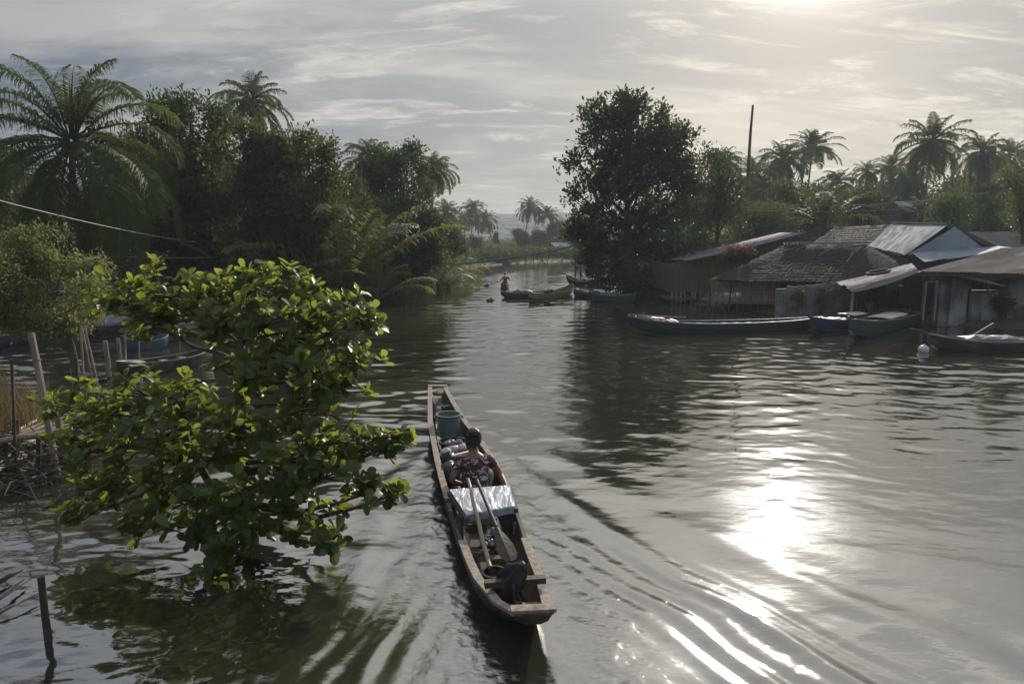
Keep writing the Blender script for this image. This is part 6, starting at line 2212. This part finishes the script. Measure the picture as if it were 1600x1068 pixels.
skin_obj('trousers', JP, [('pelvis', 'hipR'), ('pelvis', 'hipL'), ('hipR', 'mR'), ('hipL', 'mL')], 'pelvis', M['shorts'], person, None, 2)
hc = Vector((-.04, .265, .80))
mb = MB(); head_shape(mb, hc, 1.0, (-.15, 1, -.05)); mb.build('head', M['skin'], person, smooth=True)
# hair: a cap of strands gathered in a low bun
mb = MB()
V = []; n_, m_ = 30, 14
rr = random.Random(6)
for i in range(m_ + 1):
    th = math.pi * 0.66 * i / m_
    for j in range(n_):
        ph = 2 * math.pi * j / n_
        back = -math.sin(ph)
        th2 = th * (1.0 if back > -0.2 else 0.62)
        k = 1 + 0.035 * math.sin(9 * ph + 2 * i * .1) + rr.uniform(-.012, .012)
        V.append((hc.x + .098 * k * math.sin(th2) * math.cos(ph), hc.y + .108 * k * math.sin(th2) * math.sin(ph), hc.z + .012 + .122 * k * math.cos(th2)))
mb.add(V, [(i * n_ + j, (i + 1) * n_ + j, (i + 1) * n_ + (j + 1) % n_, i * n_ + (j + 1) % n_) for i in range(m_) for j in range(n_)])
mb.blob((hc.x + .02, hc.y - .07, hc.z + .085), (.072, .06, .052), 16, .10, 2)
for i in range(26):
    a = rr.uniform(-2.7, -.45)
    s0 = Vector((hc.x + .088 * math.cos(a), hc.y + .105 * math.sin(a), hc.z + .02))
    s1 = s0 + Vector((rr.uniform(-.02, .02), rr.uniform(-.03, .0), -rr.uniform(.06, .11)))
    mb.tube([s0, s0.lerp(s1, .5) + Vector((0, -.012, 0)), s1], [.010, .007, .002], 5, cap=False)
mb.build('hair', M['hair'], person, smooth=True)

# the far paddler
c = G(790, 449)
far = canoe(790, 450.5, 787.5, 444.5, 0.6, 'tiny dark canoe carrying the far paddler in mid river', 'tarred', 0.1, 0.1, 0.22, thwarts=1, group=None)
po = Vector((G(790, 447).x, G(790, 447).y, 0.10))
J2 = {}
for k, v in J.items():
    if k[0] in 'ft' and k not in ('ftR', 'ftL'): continue
    J2[k] = v
J2['elR'] = (.36, .10, .40, .04, .04); J2['wrR'] = (.22, .30, .38, .03, .03); J2['haR'] = (.18, .34, .36, .032, .02)
J2['elL'] = (-.36, .10, .36, .04, .04); J2['wrL'] = (-.42, .22, .22, .03, .03); J2['haL'] = (-.46, .25, .20, .032, .02)
ks = set(J2)
fp = skin_obj('person', J2, [e for e in Eb if e[0] in ks and e[1] in ks], 'pelvis', M['skin'], None, po, 1)
fp.scale = (0.95, 0.95, 0.95)
tag(fp, 'far person in a reddish shirt paddling a tiny canoe up the river', 'person')
JS2 = dict(JS)
JS2['slR'] = (*lerp3(J2['shR'], J2['elR'], .6), .066, .066); JS2['slL'] = (*lerp3(J2['shL'], J2['elL'], .6), .066, .066)
skin_obj('shirt', JS2, [('hem', 'waist'), ('waist', 'chest'), ('chest', 'upper'), ('upper', 'shR'), ('upper', 'shL'), ('shR', 'slR'), ('shL', 'slL'), ('upper', 'col')], 'hem', M['red_shirt'], fp, None, 1)
mb = MB(); head_shape(mb, hc, 1.0); mb.build('head', M['skin'], fp, smooth=True)
mb = MB(); mb.blob((hc.x, hc.y - .015, hc.z + .03), (.092, .108, .115), 14, .04, 4); mb.build('hair', M['hair'], fp, smooth=True)
t = empty('paddle', po, 'paddle held out to the left by the far paddler', 'paddle')
mb = MB(); mb.tube([(.22, .38, .48), (-.52, .28, .22), (-1.25, .18, -.02)], .022, 6); mb.build('shaft', M['wood_dark'], t)
mb = MB(); mb.box((-1.42, .16, -.07), (.40, .03, .13), Matrix.Rotation(-.32, 3, 'Y')); mb.build('blade', M['wood_dark'], t)
